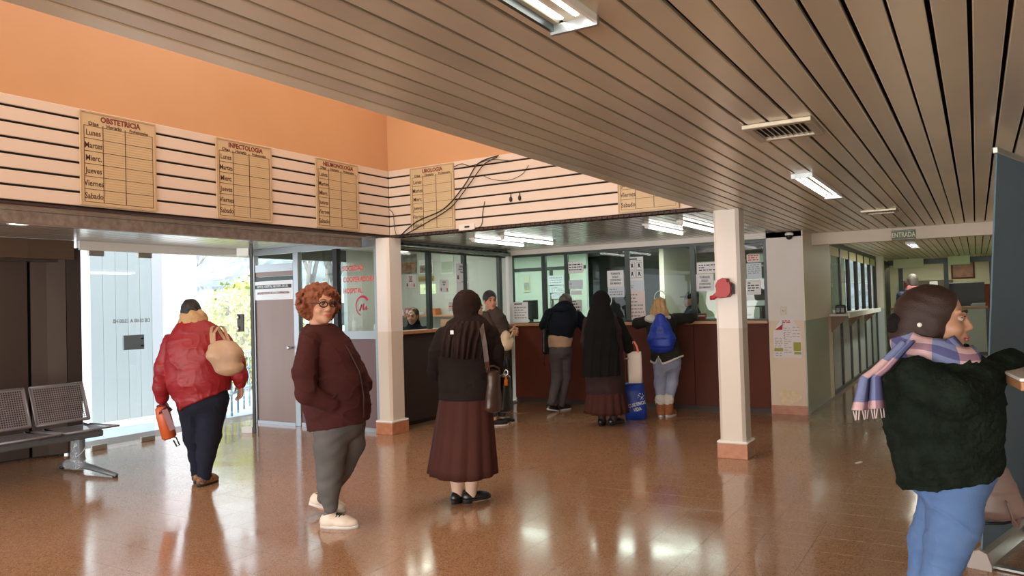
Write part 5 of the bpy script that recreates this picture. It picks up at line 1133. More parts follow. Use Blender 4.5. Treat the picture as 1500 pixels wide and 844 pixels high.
# white carrier with coral handles, blue shopping bag below it
c = f.W(P(930, 538, .0)); bg = thing('tote_bag', 'white tote bag with coral handles carried by the nun in the black veil', 'bag', c, f.yaw + R(6)); s_ = f.sc
g = MB(); n_ = 20
def bagring(w, d, z, yo=0): return [(w * math.copysign(abs(math.cos(t)) ** .45, math.cos(t)), yo + d * math.copysign(abs(math.sin(t)) ** .7, math.sin(t)), z) for t in np.linspace(0, 2 * math.pi, n_, endpoint=False)]
g.loft([bagring(.082, .03, .19), bagring(.086, .035, .10), bagring(.088, .05, -.05), bagring(.085, .05, -.19)]); g.obj('body', mat('white_fabric', (.74, .66, .58), .7, bump=(10, .4)), bg)
for yo in (-.03, .03): MB().ribbon([(-.055, yo, .18), (-.05, yo, .26), (-.02, yo * .4, .31), (.0, yo * .4, .31), (.03, yo, .25), (.045, yo, .18)], .022, .004, (1, 0, .3)).obj('handle', mat('coral_strap', (.80, .20, .14), .6), bg)
c2 = atz(938, 612) ; bg2 = thing('shopping_bag', 'blue shopping bag with white lettering standing by the counter below the white tote', 'bag', (c2[0], c2[1] - .12, 0), f.yaw + R(4))
g = MB(); g.loft([bagring(.13, .085, 0, 0), bagring(.15, .10, .12), bagring(.165, .10, .34), bagring(.165, .085, .46)]); mbl = mat('blue_woven_plastic', (.012, .060, .42), .4, bump=(60, .2), var=(6, (.01, .045, .33), .7)); o = g.obj('body', mbl, bg2); o.rotation_euler = (0, R(-9), 0)
mwl = mat('white_letters', (.8, .82, .85), .6)
for s2, x, z in (('CUIDEMOS', -.005, .20), ('VIDA', .0, .135)): o = link('lettering', text_mesh(s2, .062, .0005, .0015, 'CENTER', .72), mwl, bg2); o.location = (x + .01, -.104, z); o.rotation_euler = (R(90), R(-14), 0)
lf_ = MB()
for k in range(9): lf_.tube([(.05 + .03 * math.cos(k * 2.4), -.106, .26 + .02 * k * .4 + .02 * math.sin(k * 2)), (.055 + .04 * math.cos(k * 2.4 + .6), -.106, .275 + .02 * k * .4)], .006, 5, True, .4)
lf_.obj('print', mwl, bg2); MB().loft([bagring(.168, .090, .0), bagring(.170, .092, .022)]).xf(Matrix.Rotation(R(-9), 4, 'Y') @ Matrix.Translation((0, 0, .445))).obj('hem', mbl, bg2)

# ---- blond woman with the blue backpack
f = Fig((973, 610), -22, 'blond woman with a blue backpack leaning both elbows on the ticket counter', .009); P = f.P
m_ol = cloth('olive_black_cloth', (.030, .028, .022)); m_lj = cloth('light_blue_jeans', (.26, .30, .44), var=(6, (.38, .40, .52), .9)); m_furw = mat('white_fleece', (.74, .70, .62), .95, bump=(90, .9))
tor = [(P(977, 532), .175, .15), (P(975, 515), .18, .15), (P(972, 498, .04), .17, .145), (P(969, 480, .08), .19, .15), (P(967, 470, .12), .19, .13), (P(966, 463, .14), .09, .09)]
armL = ([P(950, 470, .12), P(934, 474, .24), P(952, 470, .48)], [.076, .072, .052]); armR = ([P(985, 468, .12), P(1010, 466, .26), P(988, 464, .48)], [.076, .072, .052])
legL = ([P(968, 530, 0), P(967, 562, .04), P(968, 592, 0)], [.100, .075, .058]); legR = ([P(987, 530, .0), P(984, 562, .04), P(979, 592, 0)], [.100, .075, .058])
B = Sdf(f.h); body_core(f, B, tor, [armL, armR], [legL, legR]); f.hands(B, P(952, 470, .48), f.dirl(.9, .3, 0), (0, 0, -1), False); f.hands(B, P(988, 464, .48), f.dirl(-.9, .3, 0), (0, 0, -1), True)
for q in (legL, legR): B.cap(q[0][2], q[0][2] - np.array([0, 0, .1]), .04, .036); B.cap(q[0][2] - np.array([0, 0, .1]), q[0][2] + np.array([0, .11, -.12]), .034, .03)
f.head(B, P(967, 450, .14), -20, -8, 0, .98, sk3); f.add('body', B, sk3)
J = Sdf(f.h); J.chain(tor, .05); f.limb(J, *armL); f.limb(J, *armR); J.ecap(P(978, 532), P(975, 510), (.225, .185), (.185, .155), .03)
hz = P(975, 532)
def notch(X, Y, Z): return (Z - (hz[2] + .02 + .10 * np.clip(.05 - np.abs(X + .02), 0, .05) / .05 * (Y < .05) - .03 * np.cos(X * 9) + .16 * np.clip(X - .02, 0, .3)))
J.func(lambda X, Y, Z: notch(X, Y, Z), hz - .6, hz + .4, .006); f.add('jacket', J, m_ol, creases(.007, 14, 8, (.3, 0, 1)))
F2 = Sdf(.008); F2.ecap(P(978, 532), P(975, 510), (.232, .192), (.192, .162), .03); F2.func(lambda X, Y, Z: notch(X, Y, Z) + 0 * X, hz - .6, hz + .4, .004); F2.func(lambda X, Y, Z: -(notch(X, Y, Z) - .026), hz - .6, hz + .6, .004); f.add('fur_trim', F2, m_furw)
fh = Sdf(.008); fh.ell(P(953, 467, .0), (.075, .07, .055)); fh.ell(P(975, 466, .02), (.07, .06, .04)); f.add('hood_lining', fh, m_furw, wrinkle(.004, 50, 1))
Tt = Sdf(f.h); f.limb(Tt, *legL, .04); f.limb(Tt, *legR, .04); Tt.chain([(p[0], p[1] - .012, p[2] - .012) for p in tor[:2]], .04); f.add('jeans', Tt, m_lj, creases(.006, 20, 3))
m_tan = mat('tan_suede', (.33, .115, .045), .8, bump=(60, .2))
for q, a_ in ((legL, -20), (legR, -40)):
    an = q[0][2] * np.array([1, 1, 0]); f.shoe(an, a_, m_tan, m_solew, .25, .05, 0, None, .10, name='boot')
    f.add('boot_shaft', Sdf(.008).cap(an + np.array([0, -.005, .08]), an + np.array([0, -.005, .19]), .062, .064), m_tan); f.add('boot_cuff', Sdf(.007).ecap(an + np.array([0, -.005, .20]), an + np.array([0, -.005, .225]), (.074, .074), (.074, .074), .02), m_furw, wrinkle(.004, 80, 1))
hr = Sdf(.008); H = f.H; hr.ell(H(0, -.022, .036), (.086, .100, .094), f.hM); hr.chain([(H(0, -.06, .02), .088, .05), (H(0, -.085, -.07), .115, .052), (H(0, -.095, -.15), .125, .042)], .04); hr.ell(H(0, .105, -.03), (.066, .075, .10), f.hM, .01, 's')
def strands(x, y, z): return .006 * np.sin(x * 110 + 1.5 * np.sin(z * 22)) + .004 * np.sin(x * 230 + 2 * np.sin(z * 30 + 1))
f.add('hair', hr, mat('honey_blond_hair', (.50, .27, .10), .45, bump=(60, .8, (4, 4, .5)), var=(26, (.68, .45, .22), .9, (3, 3, .5))), strands)
bg = thing('backpack', 'royal blue backpack on the back of the blond woman', 'backpack', f.W(P(969, 489, -.16)), f.yaw); Q = lambda x, y, dd=-.16: f.P(x, y, dd) - f.P(969, 489, -.16)
m_bp = mat('royal_blue_nylon', (.012, .045, .40), .45, bump=(25, .4), var=(7, (.008, .03, .28), .7)); g = Sdf(.008)
g.chain([(Q(969, 508), .155, .085), (Q(969, 496), .18, .10), (Q(968, 480), .13, .085), (Q(967, 466), .07, .06)], .03); link('body', g.mesh('body', creases(.006, 16, 2, (1, 0, .4))), m_bp, bg)
g = Sdf(.008); g.ecap(Q(969, 506, -.24), Q(969, 499, -.24), (.13, .035), (.125, .035), .03); link('front_pocket', g.mesh('front_pocket'), m_bp, bg)
MB().tube([Q(955, 497, -.265), Q(969, 495, -.285), Q(983, 497, -.265)], .005, 6).obj('zip', mat('dark_blue_zip', (.008, .015, .10), .5), bg); MB().tube([Q(963, 470, -.215), Q(966, 464, -.20), Q(970, 470, -.215)], .006, 6).obj('grab_loop', m_bp, bg)
box(np.array(Q(966, 484, -.262)) - [.03, .003, .010], np.array(Q(966, 484, -.262)) + [.03, .003, .010], 'label_patch', mat('navy_patch', (.01, .02, .12), .5), bg)
for a_, b_ in ((953, 940), (981, 995)): MB().ribbon([Q(965 if a_ < 960 else 970, 468, -.10), Q(a_ + 3, 463, .05), Q(a_, 466, .17)], .04, .01, (1, 0, 0)).obj('strap', m_bp, bg)

# ---- woman in the dark green fleece at the stand on the right
F3 = atd(1372, 990, 3.0); f = Fig(None, -110, 'woman in a dark green fleece and blue jeans with a chequered scarf', .0058, F3); f.D = 3.0; P = f.P
m_fl = mat('dark_green_fleece', (.0135, .021, .015), .97, bump=(70, 1.0), var=(16, (.007, .011, .008), .9), spec=.1); sk = skinmat('olive_skin', (.46, .25, .16))
tor = [(P(1390, 690), .175, .19), (P(1384, 650), .185, .18), (P(1380, 610), .18, .20), (P(1377, 570), .175, .195), (P(1372, 556), .16, .165), (P(1365, 545), .12, .11), (P(1363, 536), .085, .08)]
armR = ([P(1344, 554, -.15), P(1398, 584, -.25), P(1434, 562, -.15), P(1478, 531, .05)], [.084, .078, .066, .050]); armL = ([P(1388, 562, .16), P(1415, 595, .22), P(1440, 594, .14)], [.064, .062, .052])
legR = ([P(1400, 690, -.07), P(1398, 760, -.06), P(1388, 800, -.06), P(1368, 880, -.02), P(1352, 965, -.02)], [.112, .092, .074, .068, .050]); legL = ([P(1388, 690, .08), P(1378, 760, .10), P(1362, 790, .10), P(1352, 880, .10), P(1350, 955, .12)], [.105, .085, .072, .062, .048])
B = Sdf(f.h); body_core(f, B, tor, [armR, armL], [legR, legL], .035)
f.hands(B, P(1478, 530, .05), f.dirl(.95, .15, -.02), f.dirl(0, .2, -1), True, (.35, .5)); f.hands(B, P(1440, 592, .14), f.dirl(.3, 0, -.9), f.dirl(-.8, 0, -.3), False, (.8, .9))
for q in (legR, legL): an = q[0][-1]; B.cap(an, an + np.array([0, .12, -.05]), .032, .028)
f.head(B, P(1371, 468), -124, -2, 0, 1.05, sk, (.035, .02, .015), lip=(.42, .13, .12)); f.add('body', B, sk)
J = Sdf(f.h); J.chain(tor, .06); f.limb(J, *armR); f.limb(J, *armL); J.ecap(P(1394, 700), P(1386, 660), (.185, .165), (.19, .175), .04); J.ecap(P(1345, 680), P(1350, 610), (.14, .06), (.14, .07), .05); J.cut(P(1385, 697), f.dirl(.30, 0, -1)); J.cap(P(1366, 528), P(1370, 496), .070, .095, .01, 's')
_cr = creases(.010, 13, 5, (.3, .4, 1)); _fz = wrinkle(.0022, 110, 3)
f.add('jacket', J, m_fl, lambda x, y, z: _cr(x, y, z) + _fz(x, y, z)); f.add('cuff', Sdf(.006).cap(P(1466, 537, .0), P(1481, 529, .06), .056, .052), m_fl, _fz)
Tt = Sdf(f.h); f.limb(Tt, *legR, .04); f.limb(Tt, *legL, .04); Tt.chain([(p[0], p[1] - .03, p[2] - .03) for p in tor[:2]], .04); f.add('jeans', Tt, mat('blue_denim', (.085, .165, .36), .75, bump=(240, .3), var=(6, (.12, .22, .44), .8)), creases(.008, 16, 3, (.2, .5, 1)))
f.shoe(P(1352, 978, -.02) * np.array([1, 1, 0]), -95, m_blk, m_solew, .25, .048, 0, m_lace); f.shoe(P(1350, 968, .12) * np.array([1, 1, 0]), -85, m_blk, m_solew, .25, .048, 0, m_lace)
hr = Sdf(.006); H = f.H; hr.ell(H(0, -.022, .038), (.088, .112, .098), f.hM); hr.chain([(H(0, -.075, .02), .084, .060), (H(0, -.090, -.06), .082, .060), (H(0, -.095, -.125), .075, .050)], .05); hr.ell(H(0, -.006, -.025), (.098, .062, .085), f.hM, .03)
hr.cut(H(0, .030, -.08), np.array(f.hM) @ np.array([0, 1, -.30]), .012)
f.add('hair', hr, mat('dark_brown_hair', (.026, .0105, .008), .5, bump=(70, .4, (1, 4, 4)), var=(30, (.036, .015, .011), .8)), lambda x, y, z: .0011 * np.sin(z * 150 + 14 * y + 2 * np.sin(y * 30)))
bn = Sdf(.006); bn.ell(P(1317, 474, .04), (.04, .045, .05)); bn.cap(P(1310, 486, .04), P(1322, 478, .04), .012, .014); f.add('hair_tie', bn, m_veil, wrinkle(.005, 80, 2))
f.add('earring', MB().ell(P(1347, 476, -.115), (.009, .009, .009)), mat('pearl', (.85, .82, .76), .25))
def check(name, c1, c2, c3, sc):
    m = mat(name, c1, .9, bump=(150, .3), spec=.1); nt = m.node_tree; b = nt.nodes['Principled BSDF']; N = nt.nodes.new; L = nt.links.new
    tc = N('ShaderNodeTexCoord'); sp = N('ShaderNodeSeparateXYZ'); L(tc.outputs['UV'], sp.inputs[0])
    def band(o_, f_):
        a = N('ShaderNodeMath'); a.operation = 'MULTIPLY'; a.inputs[1].default_value = f_; L(o_, a.inputs[0]); c = N('ShaderNodeMath'); c.operation = 'FRACT'; L(a.outputs[0], c.inputs[0])
        d = N('ShaderNodeMath'); d.operation = 'GREATER_THAN'; d.inputs[1].default_value = .5; L(c.outputs[0], d.inputs[0]); return d.outputs[0]
    x1 = N('ShaderNodeMix'); x1.data_type = 'RGBA'; x1.inputs[6].default_value = (*c1, 1); x1.inputs[7].default_value = (*c2, 1); L(band(sp.outputs['Y'], sc), x1.inputs[0])
    x2 = N('ShaderNodeMix'); x2.data_type = 'RGBA'; x2.blend_type = 'MULTIPLY'; x2.inputs[7].default_value = (*c3, 1); L(band(sp.outputs['X'], 2), x2.inputs[0]); L(x1.outputs[2], x2.inputs[6]); L(x2.outputs[2], b.inputs['Base Color']); return m
m_sc = check('chequered_scarf', (.20, .235, .42), (.66, .44, .46), (.50, .45, .58), 5.0)
def uv_strip(name, rows, thick, m, parent):
    """cloth strip through rows of points, with uv along (v) and across (u)"""
    n = len(rows[0]); mm = len(rows); b = MB(); vs = [V3(p) for r in rows for p in r]; G = np.array(vs).reshape(mm, n, 3)
    du = np.gradient(G, axis=1); dv = np.gradient(G, axis=0); nr = np.cross(du, dv); nr = nr / (np.linalg.norm(nr, axis=2, keepdims=True) + 1e-9)
    lo_v = (G - nr * thick).reshape(-1, 3); tot = mm * n
    fs = [(i * n + k, i * n + k + 1, (i + 1) * n + k + 1, (i + 1) * n + k) for i in range(mm - 1) for k in range(n - 1)]
    edge = [((mm - 1) * n + k, (mm - 1) * n + k + 1, tot + (mm - 1) * n + k + 1, tot + (mm - 1) * n + k) for k in range(n - 1)] + [(i * n, (i + 1) * n, tot + (i + 1) * n, tot + i * n) for i in range(mm - 1)] + [(i * n + n - 1, tot + i * n + n - 1, tot + (i + 1) * n + n - 1, (i + 1) * n + n - 1) for i in range(mm - 1)]
    b.add(vs + list(lo_v), fs + [tuple(q + tot for q in f_[::-1]) for f_ in fs] + edge, True); me = b.mesh(name); uv = me.uv_layers.new(name='UVMap'); lens = np.concatenate([[0], np.cumsum(np.linalg.norm(np.diff(G[:, n // 2], axis=0), axis=1))])
    for lp in me.loops: i = lp.vertex_index % tot; uv.data[lp.index].uv = ((i % n) / (n - 1), lens[i // n])
    return link(name, me, m, parent)
ctr = H(0, -.012, -.105)
wrap = []
for i in range(40):
    t = 2 * math.pi * i / 39; c_, s_ = math.cos(t), math.sin(t); row = []
    for k in range(9):
        u = k / 8; tilt = .035 * s_; r_ = .112 + .026 * math.sin(math.pi * u) + .022 * u; hz_ = .045 - .115 * u
        row.append(ctr + np.array(f.hM) @ np.array([r_ * 1.0 * c_, (r_ + .012) * s_ + .012, hz_ - tilt + .006 * math.sin(5 * t + 4 * u)]))
    wrap.append(row)
uv_strip('scarf', wrap, .010, m_sc, f.root)
tail = []
for i in range(22):
    v_ = i / 21; x = 1330 - 52 * min(1, v_ * 2.2) - 6 * v_; y = 500 + 12 * min(1, v_ * 3) + 88 * v_; w_ = 15 + 7 * v_; row = []
    for k in range(11): u = k / 10 - .5; row.append(P(x + w_ * u * 2 * (.6 + .4 * v_), y - 4 * u, -.14 - .03 * math.sin(3.2 * math.pi * (u + .5)) - .02 * v_ + .04 * (1 - v_)))
    tail.append(row)
sc2 = uv_strip('scarf_tail', tail, .008, m_sc, f.root)
for k in range(11): p = V3(tail[-1][k]); MB().tube([p, p + np.array([.004 * math.sin(k), .006 * math.cos(k * 2), -.035])], .0025, 5).obj('fringe', mat('pale_pink_yarn', (.62, .50, .52), .9), sc2)
lap = [[P(1388 + 34 * v_ + 14 * (k / 6 - .5) * (1 - .5 * v_), 497 + 34 * v_ - 10 * (k / 6 - .5), -.10 - .02 * math.sin(math.pi * k / 6) + .02 * v_) for k in range(7)] for v_ in np.linspace(0, 1, 12)]
uv_strip('scarf_end', lap, .008, m_sc, f.root)
# her taupe handbag, hanging by its long strap at her left side
bg = thing('handbag', 'taupe leather handbag with black piping hanging at the side of the woman in green', 'bag', f.W(P(1452, 722, .30)), f.yaw); Q = lambda x, y, dd=.30: f.P(x, y, dd) - f.P(1452, 722, .30)
m_tp = mat('taupe_leather', (.25, .165, .14), .38, bump=(10, .35), var=(5, (.21, .135, .115), .7)); g = Sdf(.007)
g.ecap(Q(1456, 745), Q(1452, 690), (.055, .125), (.035, .070), .02); g.cut(Q(1452, 763), (0, 0, -1), .02); link('body', g.mesh('body', creases(.004, 18, 1)), m_tp, bg)
MB().tube([Q(1430, 690), Q(1450, 676), Q(1466, 684), Q(1474, 710), Q(1492, 745), Q(1494, 762), Q(1470, 767), Q(1420, 766)], .006, 6).obj('piping', m_blk, bg)
MB().ribbon([Q(1474, 735, .22), Q(1482, 756, .22), Q(1488, 772, .24), Q(1494, 758, .28), Q(1496, 740, .30)], .028, .005, (1, 0, 0)).obj('loose_strap', m_tp, bg)
MB().ribbon([Q(1448, 685), Q(1444, 640), Q(1442, 605, .2), Q(1440, 592, .16)], .025, .005, (1, 0, 0)).obj('strap', m_blk, bg)
MB().tube([Q(1440, 703, .235), Q(1446, 722, .225), Q(1448, 700, .235)], .004, 6).obj('zip_pull', m_chrome, bg)

# ---- the stand she leans at: fabric banner on an aluminium base, with a small table
ba = atz(1437, 833); bb = atz(1500, 782); dirb = V3(bb - ba); dirb = dirb / np.linalg.norm(dirb); ang = math.atan2(dirb[1], dirb[0])
bn = thing('roll_up_banner', 'tall blue grey roll up banner on an aluminium base at the right edge', 'banner', ba, ang)
m_bn = mat('blue_grey_fabric', (.125, .195, .25), .8, bump=(180, .2), var=(2, (.105, .165, .215), .6)); mal = mat('brushed_aluminium', (.50, .53, .50), .28, .85)
sec = [(-.055, .0), (-.055, .03), (-.035, .085), (.0, .10), (.035, .085), (.055, .03), (.055, .0)]
g = MB(); g.loft([[(0.0, y, z) for y, z in sec], [(1.0, y, z) for y, z in sec]], True, False); g.obj('base', mal, bn); g = MB(); g.loft([[(-.025, y * 1.06, z * 1.05) for y, z in sec], [(0.0, y * 1.06, z * 1.05) for y, z in sec]], True, False); g.obj('end_cap', mat('grey_plastic', (.42, .36, .33), .5), bn)
LN = -.15; MB().add([(.02, -.004, .08), (.98, -.004, .08), (.98, .004, .08), (.02, .004, .08), (.02, LN - .004, 2.24), (.98, LN - .004, 2.24), (.98, LN + .004, 2.24), (.02, LN + .004, 2.24)], [(0, 3, 2, 1), (4, 5, 6, 7), (0, 1, 5, 4), (1, 2, 6, 5), (2, 3, 7, 6), (3, 0, 4, 7)]).obj('fabric', m_bn, bn); box((0.0, LN - .014, 2.235), (1.0, LN + .014, 2.27), 'top_rail', mal, bn, .004); MB().tube([(.70, -.05, .05), (.70, LN - .03, 2.25)], .012, 10).obj('support_pole', mal, bn)
for x in (.05, .9): MB().ribbon([(x, -.3, .012), (x, .3, .012)], .05, .012, (1, 0, 0)).obj('foot', mal, bn)
tb = thing('counter_table', 'small wood edged table under the hand of the woman in green', 'table', (.44, 3.42, 0), R(8))
box((-.355, -.22, 1.155), (.4, .30, 1.187), 'tabletop', m_wood, tb, .003); box((-.358, -.223, 1.187), (.403, .303, 1.199), 'white_edge', m_refl, tb, .003)
MB().tube([(.1, .05, .03), (.1, .05, 1.155)], .03, 12).obj('leg', mal, tb); MB().prism([(.1 + .22 * math.cos(t), .05 + .22 * math.sin(t)) for t in np.linspace(0, 2 * math.pi, 25)[:-1]], 0, .03).obj('foot_plate', mal, tb)
tag(MB().tube([atd(1492, 150, 4.9), atd(1478, 185, 4.85), atd(1470, 215, 4.85), atd(1463, 238, 4.85)], .005, 6).obj('cable', m_cable), 'loose wire hanging from the ceiling to the top of the banner', 'cable')

# ------------------------------------------------------------------ people further off, built in their own metres
def standing(F, a, label, H, jm, tm, hm, skin, h=.012, head_a=None, arms='down', collar=None, cap=None, seat=0.0):
    f = Fig(None, a, label, h, F); k = H / 1.65; f.F[2] = 0; z0 = seat
    Z = lambda x, y, z: np.array([x * k, y * k, z * k - z0])
    tor = [(Z(0, 0, .80), .175 * k, .14 * k), (Z(0, 0, .95), .165 * k, .13 * k), (Z(0, .0, 1.15), .185 * k, .14 * k), (Z(0, 0, 1.30), .185 * k, .12 * k), (Z(0, 0, 1.38), .09 * k, .08 * k)]
    e = .12 if arms == 'down' else .22
    aR = ([Z(.185, 0, 1.32), Z(.225, e * .3, 1.05), Z(.18, e * 1.6, .98 if arms == 'down' else 1.16)], [.068, .060, .044]); aL = ([p * np.array([-1, 1, 1]) for p in aR[0]], aR[1])
    if seat: lR = ([Z(.09, 0, .80), Z(.11, .38, .80), Z(.11, .40, .40 + z0 / k)], [.09, .07, .05])
    else: lR = ([Z(.09, 0, .80), Z(.10, .02, .45), Z(.10, -.02, .10)], [.09, .068, .05])
    lL = ([p * np.array([-1, 1, 1]) for p in lR[0]], lR[1])
    B = Sdf(h); body_core(f, B, tor, [aR, aL], [lR, lL], .03)
    for q, s_ in ((aR, True), (aL, False)): f.hands(B, q[0][-1], q[0][-1] - q[0][1], (0, 0, -1) if arms != 'down' else (-1 if s_ else 1, 0, 0), s_)
    f.head(B, Z(0, .02, 1.53), a if head_a is None else head_a, -4, 0, k, skin); f.add('body', B, skin)
    J = Sdf(h); J.chain(tor, .05); f.limb(J, *aR); f.limb(J, *aL); J.cut(tor[0][0], (0, 0, -1)); f.add('jacket', J, jm, creases(.007, 14, H * 9))
    Tt = Sdf(h); f.limb(Tt, *lR); f.limb(Tt, *lL); Tt.chain([(p[0] + np.array([0, 0, .01]), p[1] - .02, p[2] - .02) for p in tor[:2]], .04); f.add('trousers', Tt, tm)
    for q in (lR, lL): f.shoe(q[0][-1] * np.array([1, 1, 0]) + np.array([0, 0, 0.10 if seat else 0]), a, m_blk, m_soleb, .26, .05)
    hr = Sdf(h * .8); Hh = f.H; hr.ell(Hh(0, -.025, .038), np.array((.082, .102, .095)) * k, f.hM); hr.ell(Hh(0, -.07, -.03), np.array((.064, .045, .07)) * k, f.hM, .03); hr.ell(Hh(0, .12, -.03), np.array((.08, .078, .10)) * k, f.hM, .01, 's'); f.add('hair', hr, hm)
    if collar: f.add('collar', Sdf(h * .8).ecap(Z(0, -.01, 1.36), Z(0, -.01, 1.42), (.105 * k, .10 * k), (.095 * k, .09 * k), .02), collar)
    if cap: c_ = Sdf(h * .8); c_.ell(Hh(0, -.02, .06), (.092, .108, .080), f.hM); c_.ell(Hh(0, .105, .055), (.07, .07, .012), f.hM); f.add('cap', c_, cap)
    return f
p = aty(1337, 430, 15.6); standing((p[0], p[1], 0), -8, 'man in a navy jacket with a pink collar standing in the corridor', 1.84, mat('navy_jacket', (.014, .02, .06), .8), m_navy, mat('grey_hair', (.12, .10, .09), .6), MATS['brown_skin'], .016, collar=mat('pink_collar', (.62, .22, .24), .8))
p = aty(1014, 440, 11.35); standing((p[0], p[1], 0), 75, 'person in dark clothes and a cap behind the ticket window beside the white column', 1.62, m_bl, m_navy, m_hairk, MATS['brown_skin'], .012, cap=m_veil, arms='up')
p = atx(606, 470, -6.95); standing((p[0], p[1], 0), 165, 'clerk in a dark coat sitting behind the booth window', 1.62, m_bl, m_navy, mat('brown_hair', (.06, .025, .012), .5), MATS['tan_skin'], .010, seat=.13, arms='up', collar=m_bl)
st_ = thing('stool', 'stool under the clerk behind the booth window', 'stool', (p[0], p[1], 0)); MB().prism([(.17 * math.cos(t), .17 * math.sin(t)) for t in np.linspace(0, 6.283, 17)[:-1]], .52, .56).obj('seat', m_blk, st_)
for k in range(4): MB().tube([(.12 * math.cos(k * 1.571), .12 * math.sin(k * 1.571), .52), (.18 * math.cos(k * 1.571), .18 * math.sin(k * 1.571), 0)], .012, 6).obj('leg', m_alu, st_)

# ------------------------------------------------------------------ notices on the windows
rdn = random.Random(11)
def bars(mb, x0, x1, z, hgt, y, fill=.9):
    x = x0
    while x < x1 - .01:
        w = min(rdn.uniform(.018, .055), x1 - x); mb.box((x, y - .0006, z - hgt / 2), (x + w * .88, y, z + hgt / 2)); x += w + .008
        if rdn.random() > fill: break
def notice(rect, plane, label, lines=(), tint=None, head=False, band=None, off=.0, tilt=0.0, cat='notice', body=None, arrows=False):
    """rect in picture pixels; plane ('y', Y) faces -y, ('x', X) faces +x"""
    x0, y0, x1, y1 = rect
    if plane[0] == 'y': a = aty(x0, y1, plane[1]); b = aty(x1, y1, plane[1]); c = aty(x0, y0, plane[1]); w = b[0] - a[0]; rz = 0
    else: a = atx(x0, y1, plane[1]); b = atx(x1, y1, plane[1]); c = atx(x0, y0, plane[1]); w = b[1] - a[1]; rz = R(90)
    h = c[2] - a[2]; t = thing('paper_notice', label, cat, a, rz); t.rotation_euler[1] = R(tilt)
    box((0, -.002, 0), (w, 0, h), 'sheet', tint or m_paper, t)
    y = -.0022
    if lines:
        n = len(lines); top = .90 if not band else .80
        for i, s_ in enumerate(lines):
            z = h * (top - (top - .12) * (i + .5) / n)
            if s_:
                sz = min(h * .72 / n, w * 1.35 / max(len(s_), 4)); o = link('lettering', text_mesh(s_, sz, .0004, .0012, 'CENTER', .85), m_print, t); o.rotation_euler = (R(90), 0, 0); o.location = (w / 2, y, z)
    if band:
        bb_ = MB(); bb_.box((w * .1, y - .0006, h * .88), (w * .62, y, h * .94)); bb_.obj('heading', m_print, t)
    if body:
        n, z0, z1, m = body; mb = MB()
        for i in range(n): bars(mb, w * .10, w * .90, h * (z1 - (z1 - z0) * (i + .5) / n), h * (z1 - z0) / n * .42, y)
        o = mb.obj('print', m, t); o['kind'] = 'stuff'
    if arrows:
        for fx, m in ((.16, m_print), (.84, m_red)):
            ar = MB(); ar.add([(w * fx - w * .05, y, h * .34), (w * fx + w * .05, y, h * .34), (w * fx + w * .05, y, h * .18), (w * fx + w * .10, y, h * .18), (w * fx, y, h * .08), (w * fx - w * .10, y, h * .18), (w * fx - w * .05, y, h * .18)], [(0, 6, 5, 4, 3, 2, 1)]); ar.obj('arrow', m, t)
    return t
PY = ('y', 10.384); pp = mat('pinkish_paper', (.84, .72, .70), .7); pb_ = mat('bluish_paper', (.70, .78, .86), .7)
notice((752, 443, 774, 473), ('y', 10.33), 'white notice with a black heading standing at the left end of the ticket window', band=True, body=(5, .18, .80, m_printg))
notice((831, 384, 855, 401), PY, 'three line notice high on the ticket window third pane', body=(3, .2, .85, m_print))
notice((831, 440, 853, 459), PY, 'notice with heading on the ticket window beside the grey haired person', band=True, body=(3, .1, .8, m_print))
notice((829, 411, 854, 424), PY, 'bluish notice with one line on the ticket window above the grey haired person', tint=pb_, body=(2, .2, .7, m_printg))
notice((836, 426, 852, 432), PY, 'small white slip on the ticket window near the grey haired person')
notice((890, 397, 914, 421), PY, 'notice with four bold lines above the black veil', lines=('TURNOS', 'SOLO', 'CON DNI', 'EN MANO'))
notice((891, 421, 915, 436), PY, 'lower small print notice above the black veil', tint=pb_, body=(3, .15, .9, m_printg))
n_ = notice((920, 377, 943, 412), PY, 'tall notice with four pictograms on the window mullion', band=True, body=(1, .80, .87, m_printg))
w = (aty(943, 412, 10.384) - aty(920, 412, 10.384))[0]; h = (aty(920, 377, 10.384) - aty(920, 412, 10.384))[2]
for i in range(2):
    for j in range(2):
        x, z = w * (.10 + .44 * i), h * (.12 + .34 * j); q = MB()
        for lo, hi in (((x, -.003, z), (x + w * .38, -.0022, z + .006)), ((x, -.003, z + h * .29), (x + w * .38, -.0022, z + h * .29 + .006)), ((x, -.003, z), (x + .006, -.0022, z + h * .3)), ((x + w * .38 - .006, -.003, z), (x + w * .38, -.0022, z + h * .3))): q.box(lo, hi)
        q.obj('pictogram_frame', m_printg, n_)
        q = MB(); cx, cz = x + w * .19, z + h * .15; q.ell((cx, -.003, cz + h * .07), (.014, .001, .014), 8, 6); q.add([(cx - .02, -.003, cz - h * .10), (cx - .012, -.003, cz + h * .04), (cx + .012, -.003, cz + h * .04), (cx + .02 + .01 * i, -.003, cz - h * .10), (cx, -.003, cz - h * .02)], [(0, 1, 2, 3, 4)][::-1]); q.obj('pictogram', m_print, n_)
notice((922, 412, 944, 426), PY, 'bluish sheet below the four pictograms', tint=pb_, body=(2, .2, .6, m_printg))
notice((923, 426, 946, 469), PY, 'long pinkish sheet hanging down to the worktop left of the blond woman', tint=pp, body=(7, .08, .92, m_printg))
notice((1021, 385, 1051, 401), PY, 'wide three line notice left of the red ticket dispenser', body=(3, .18, .85, m_print))
notice((1020, 402, 1046, 427), PY, 'notice with four bold lines left of the red ticket dispenser', lines=('TURNOS', 'SOLO', 'CON DNI', 'EN MANO'))
notice((1094, 373, 1113, 384), PY, 'top notice of the three right of the white column', tint=pp, body=(3, .1, .95, m_red))
notice((1094, 386, 1116, 409), PY, 'middle bluish notice of the three right of the white column', tint=pb_, body=(5, .3, .95, m_printg))
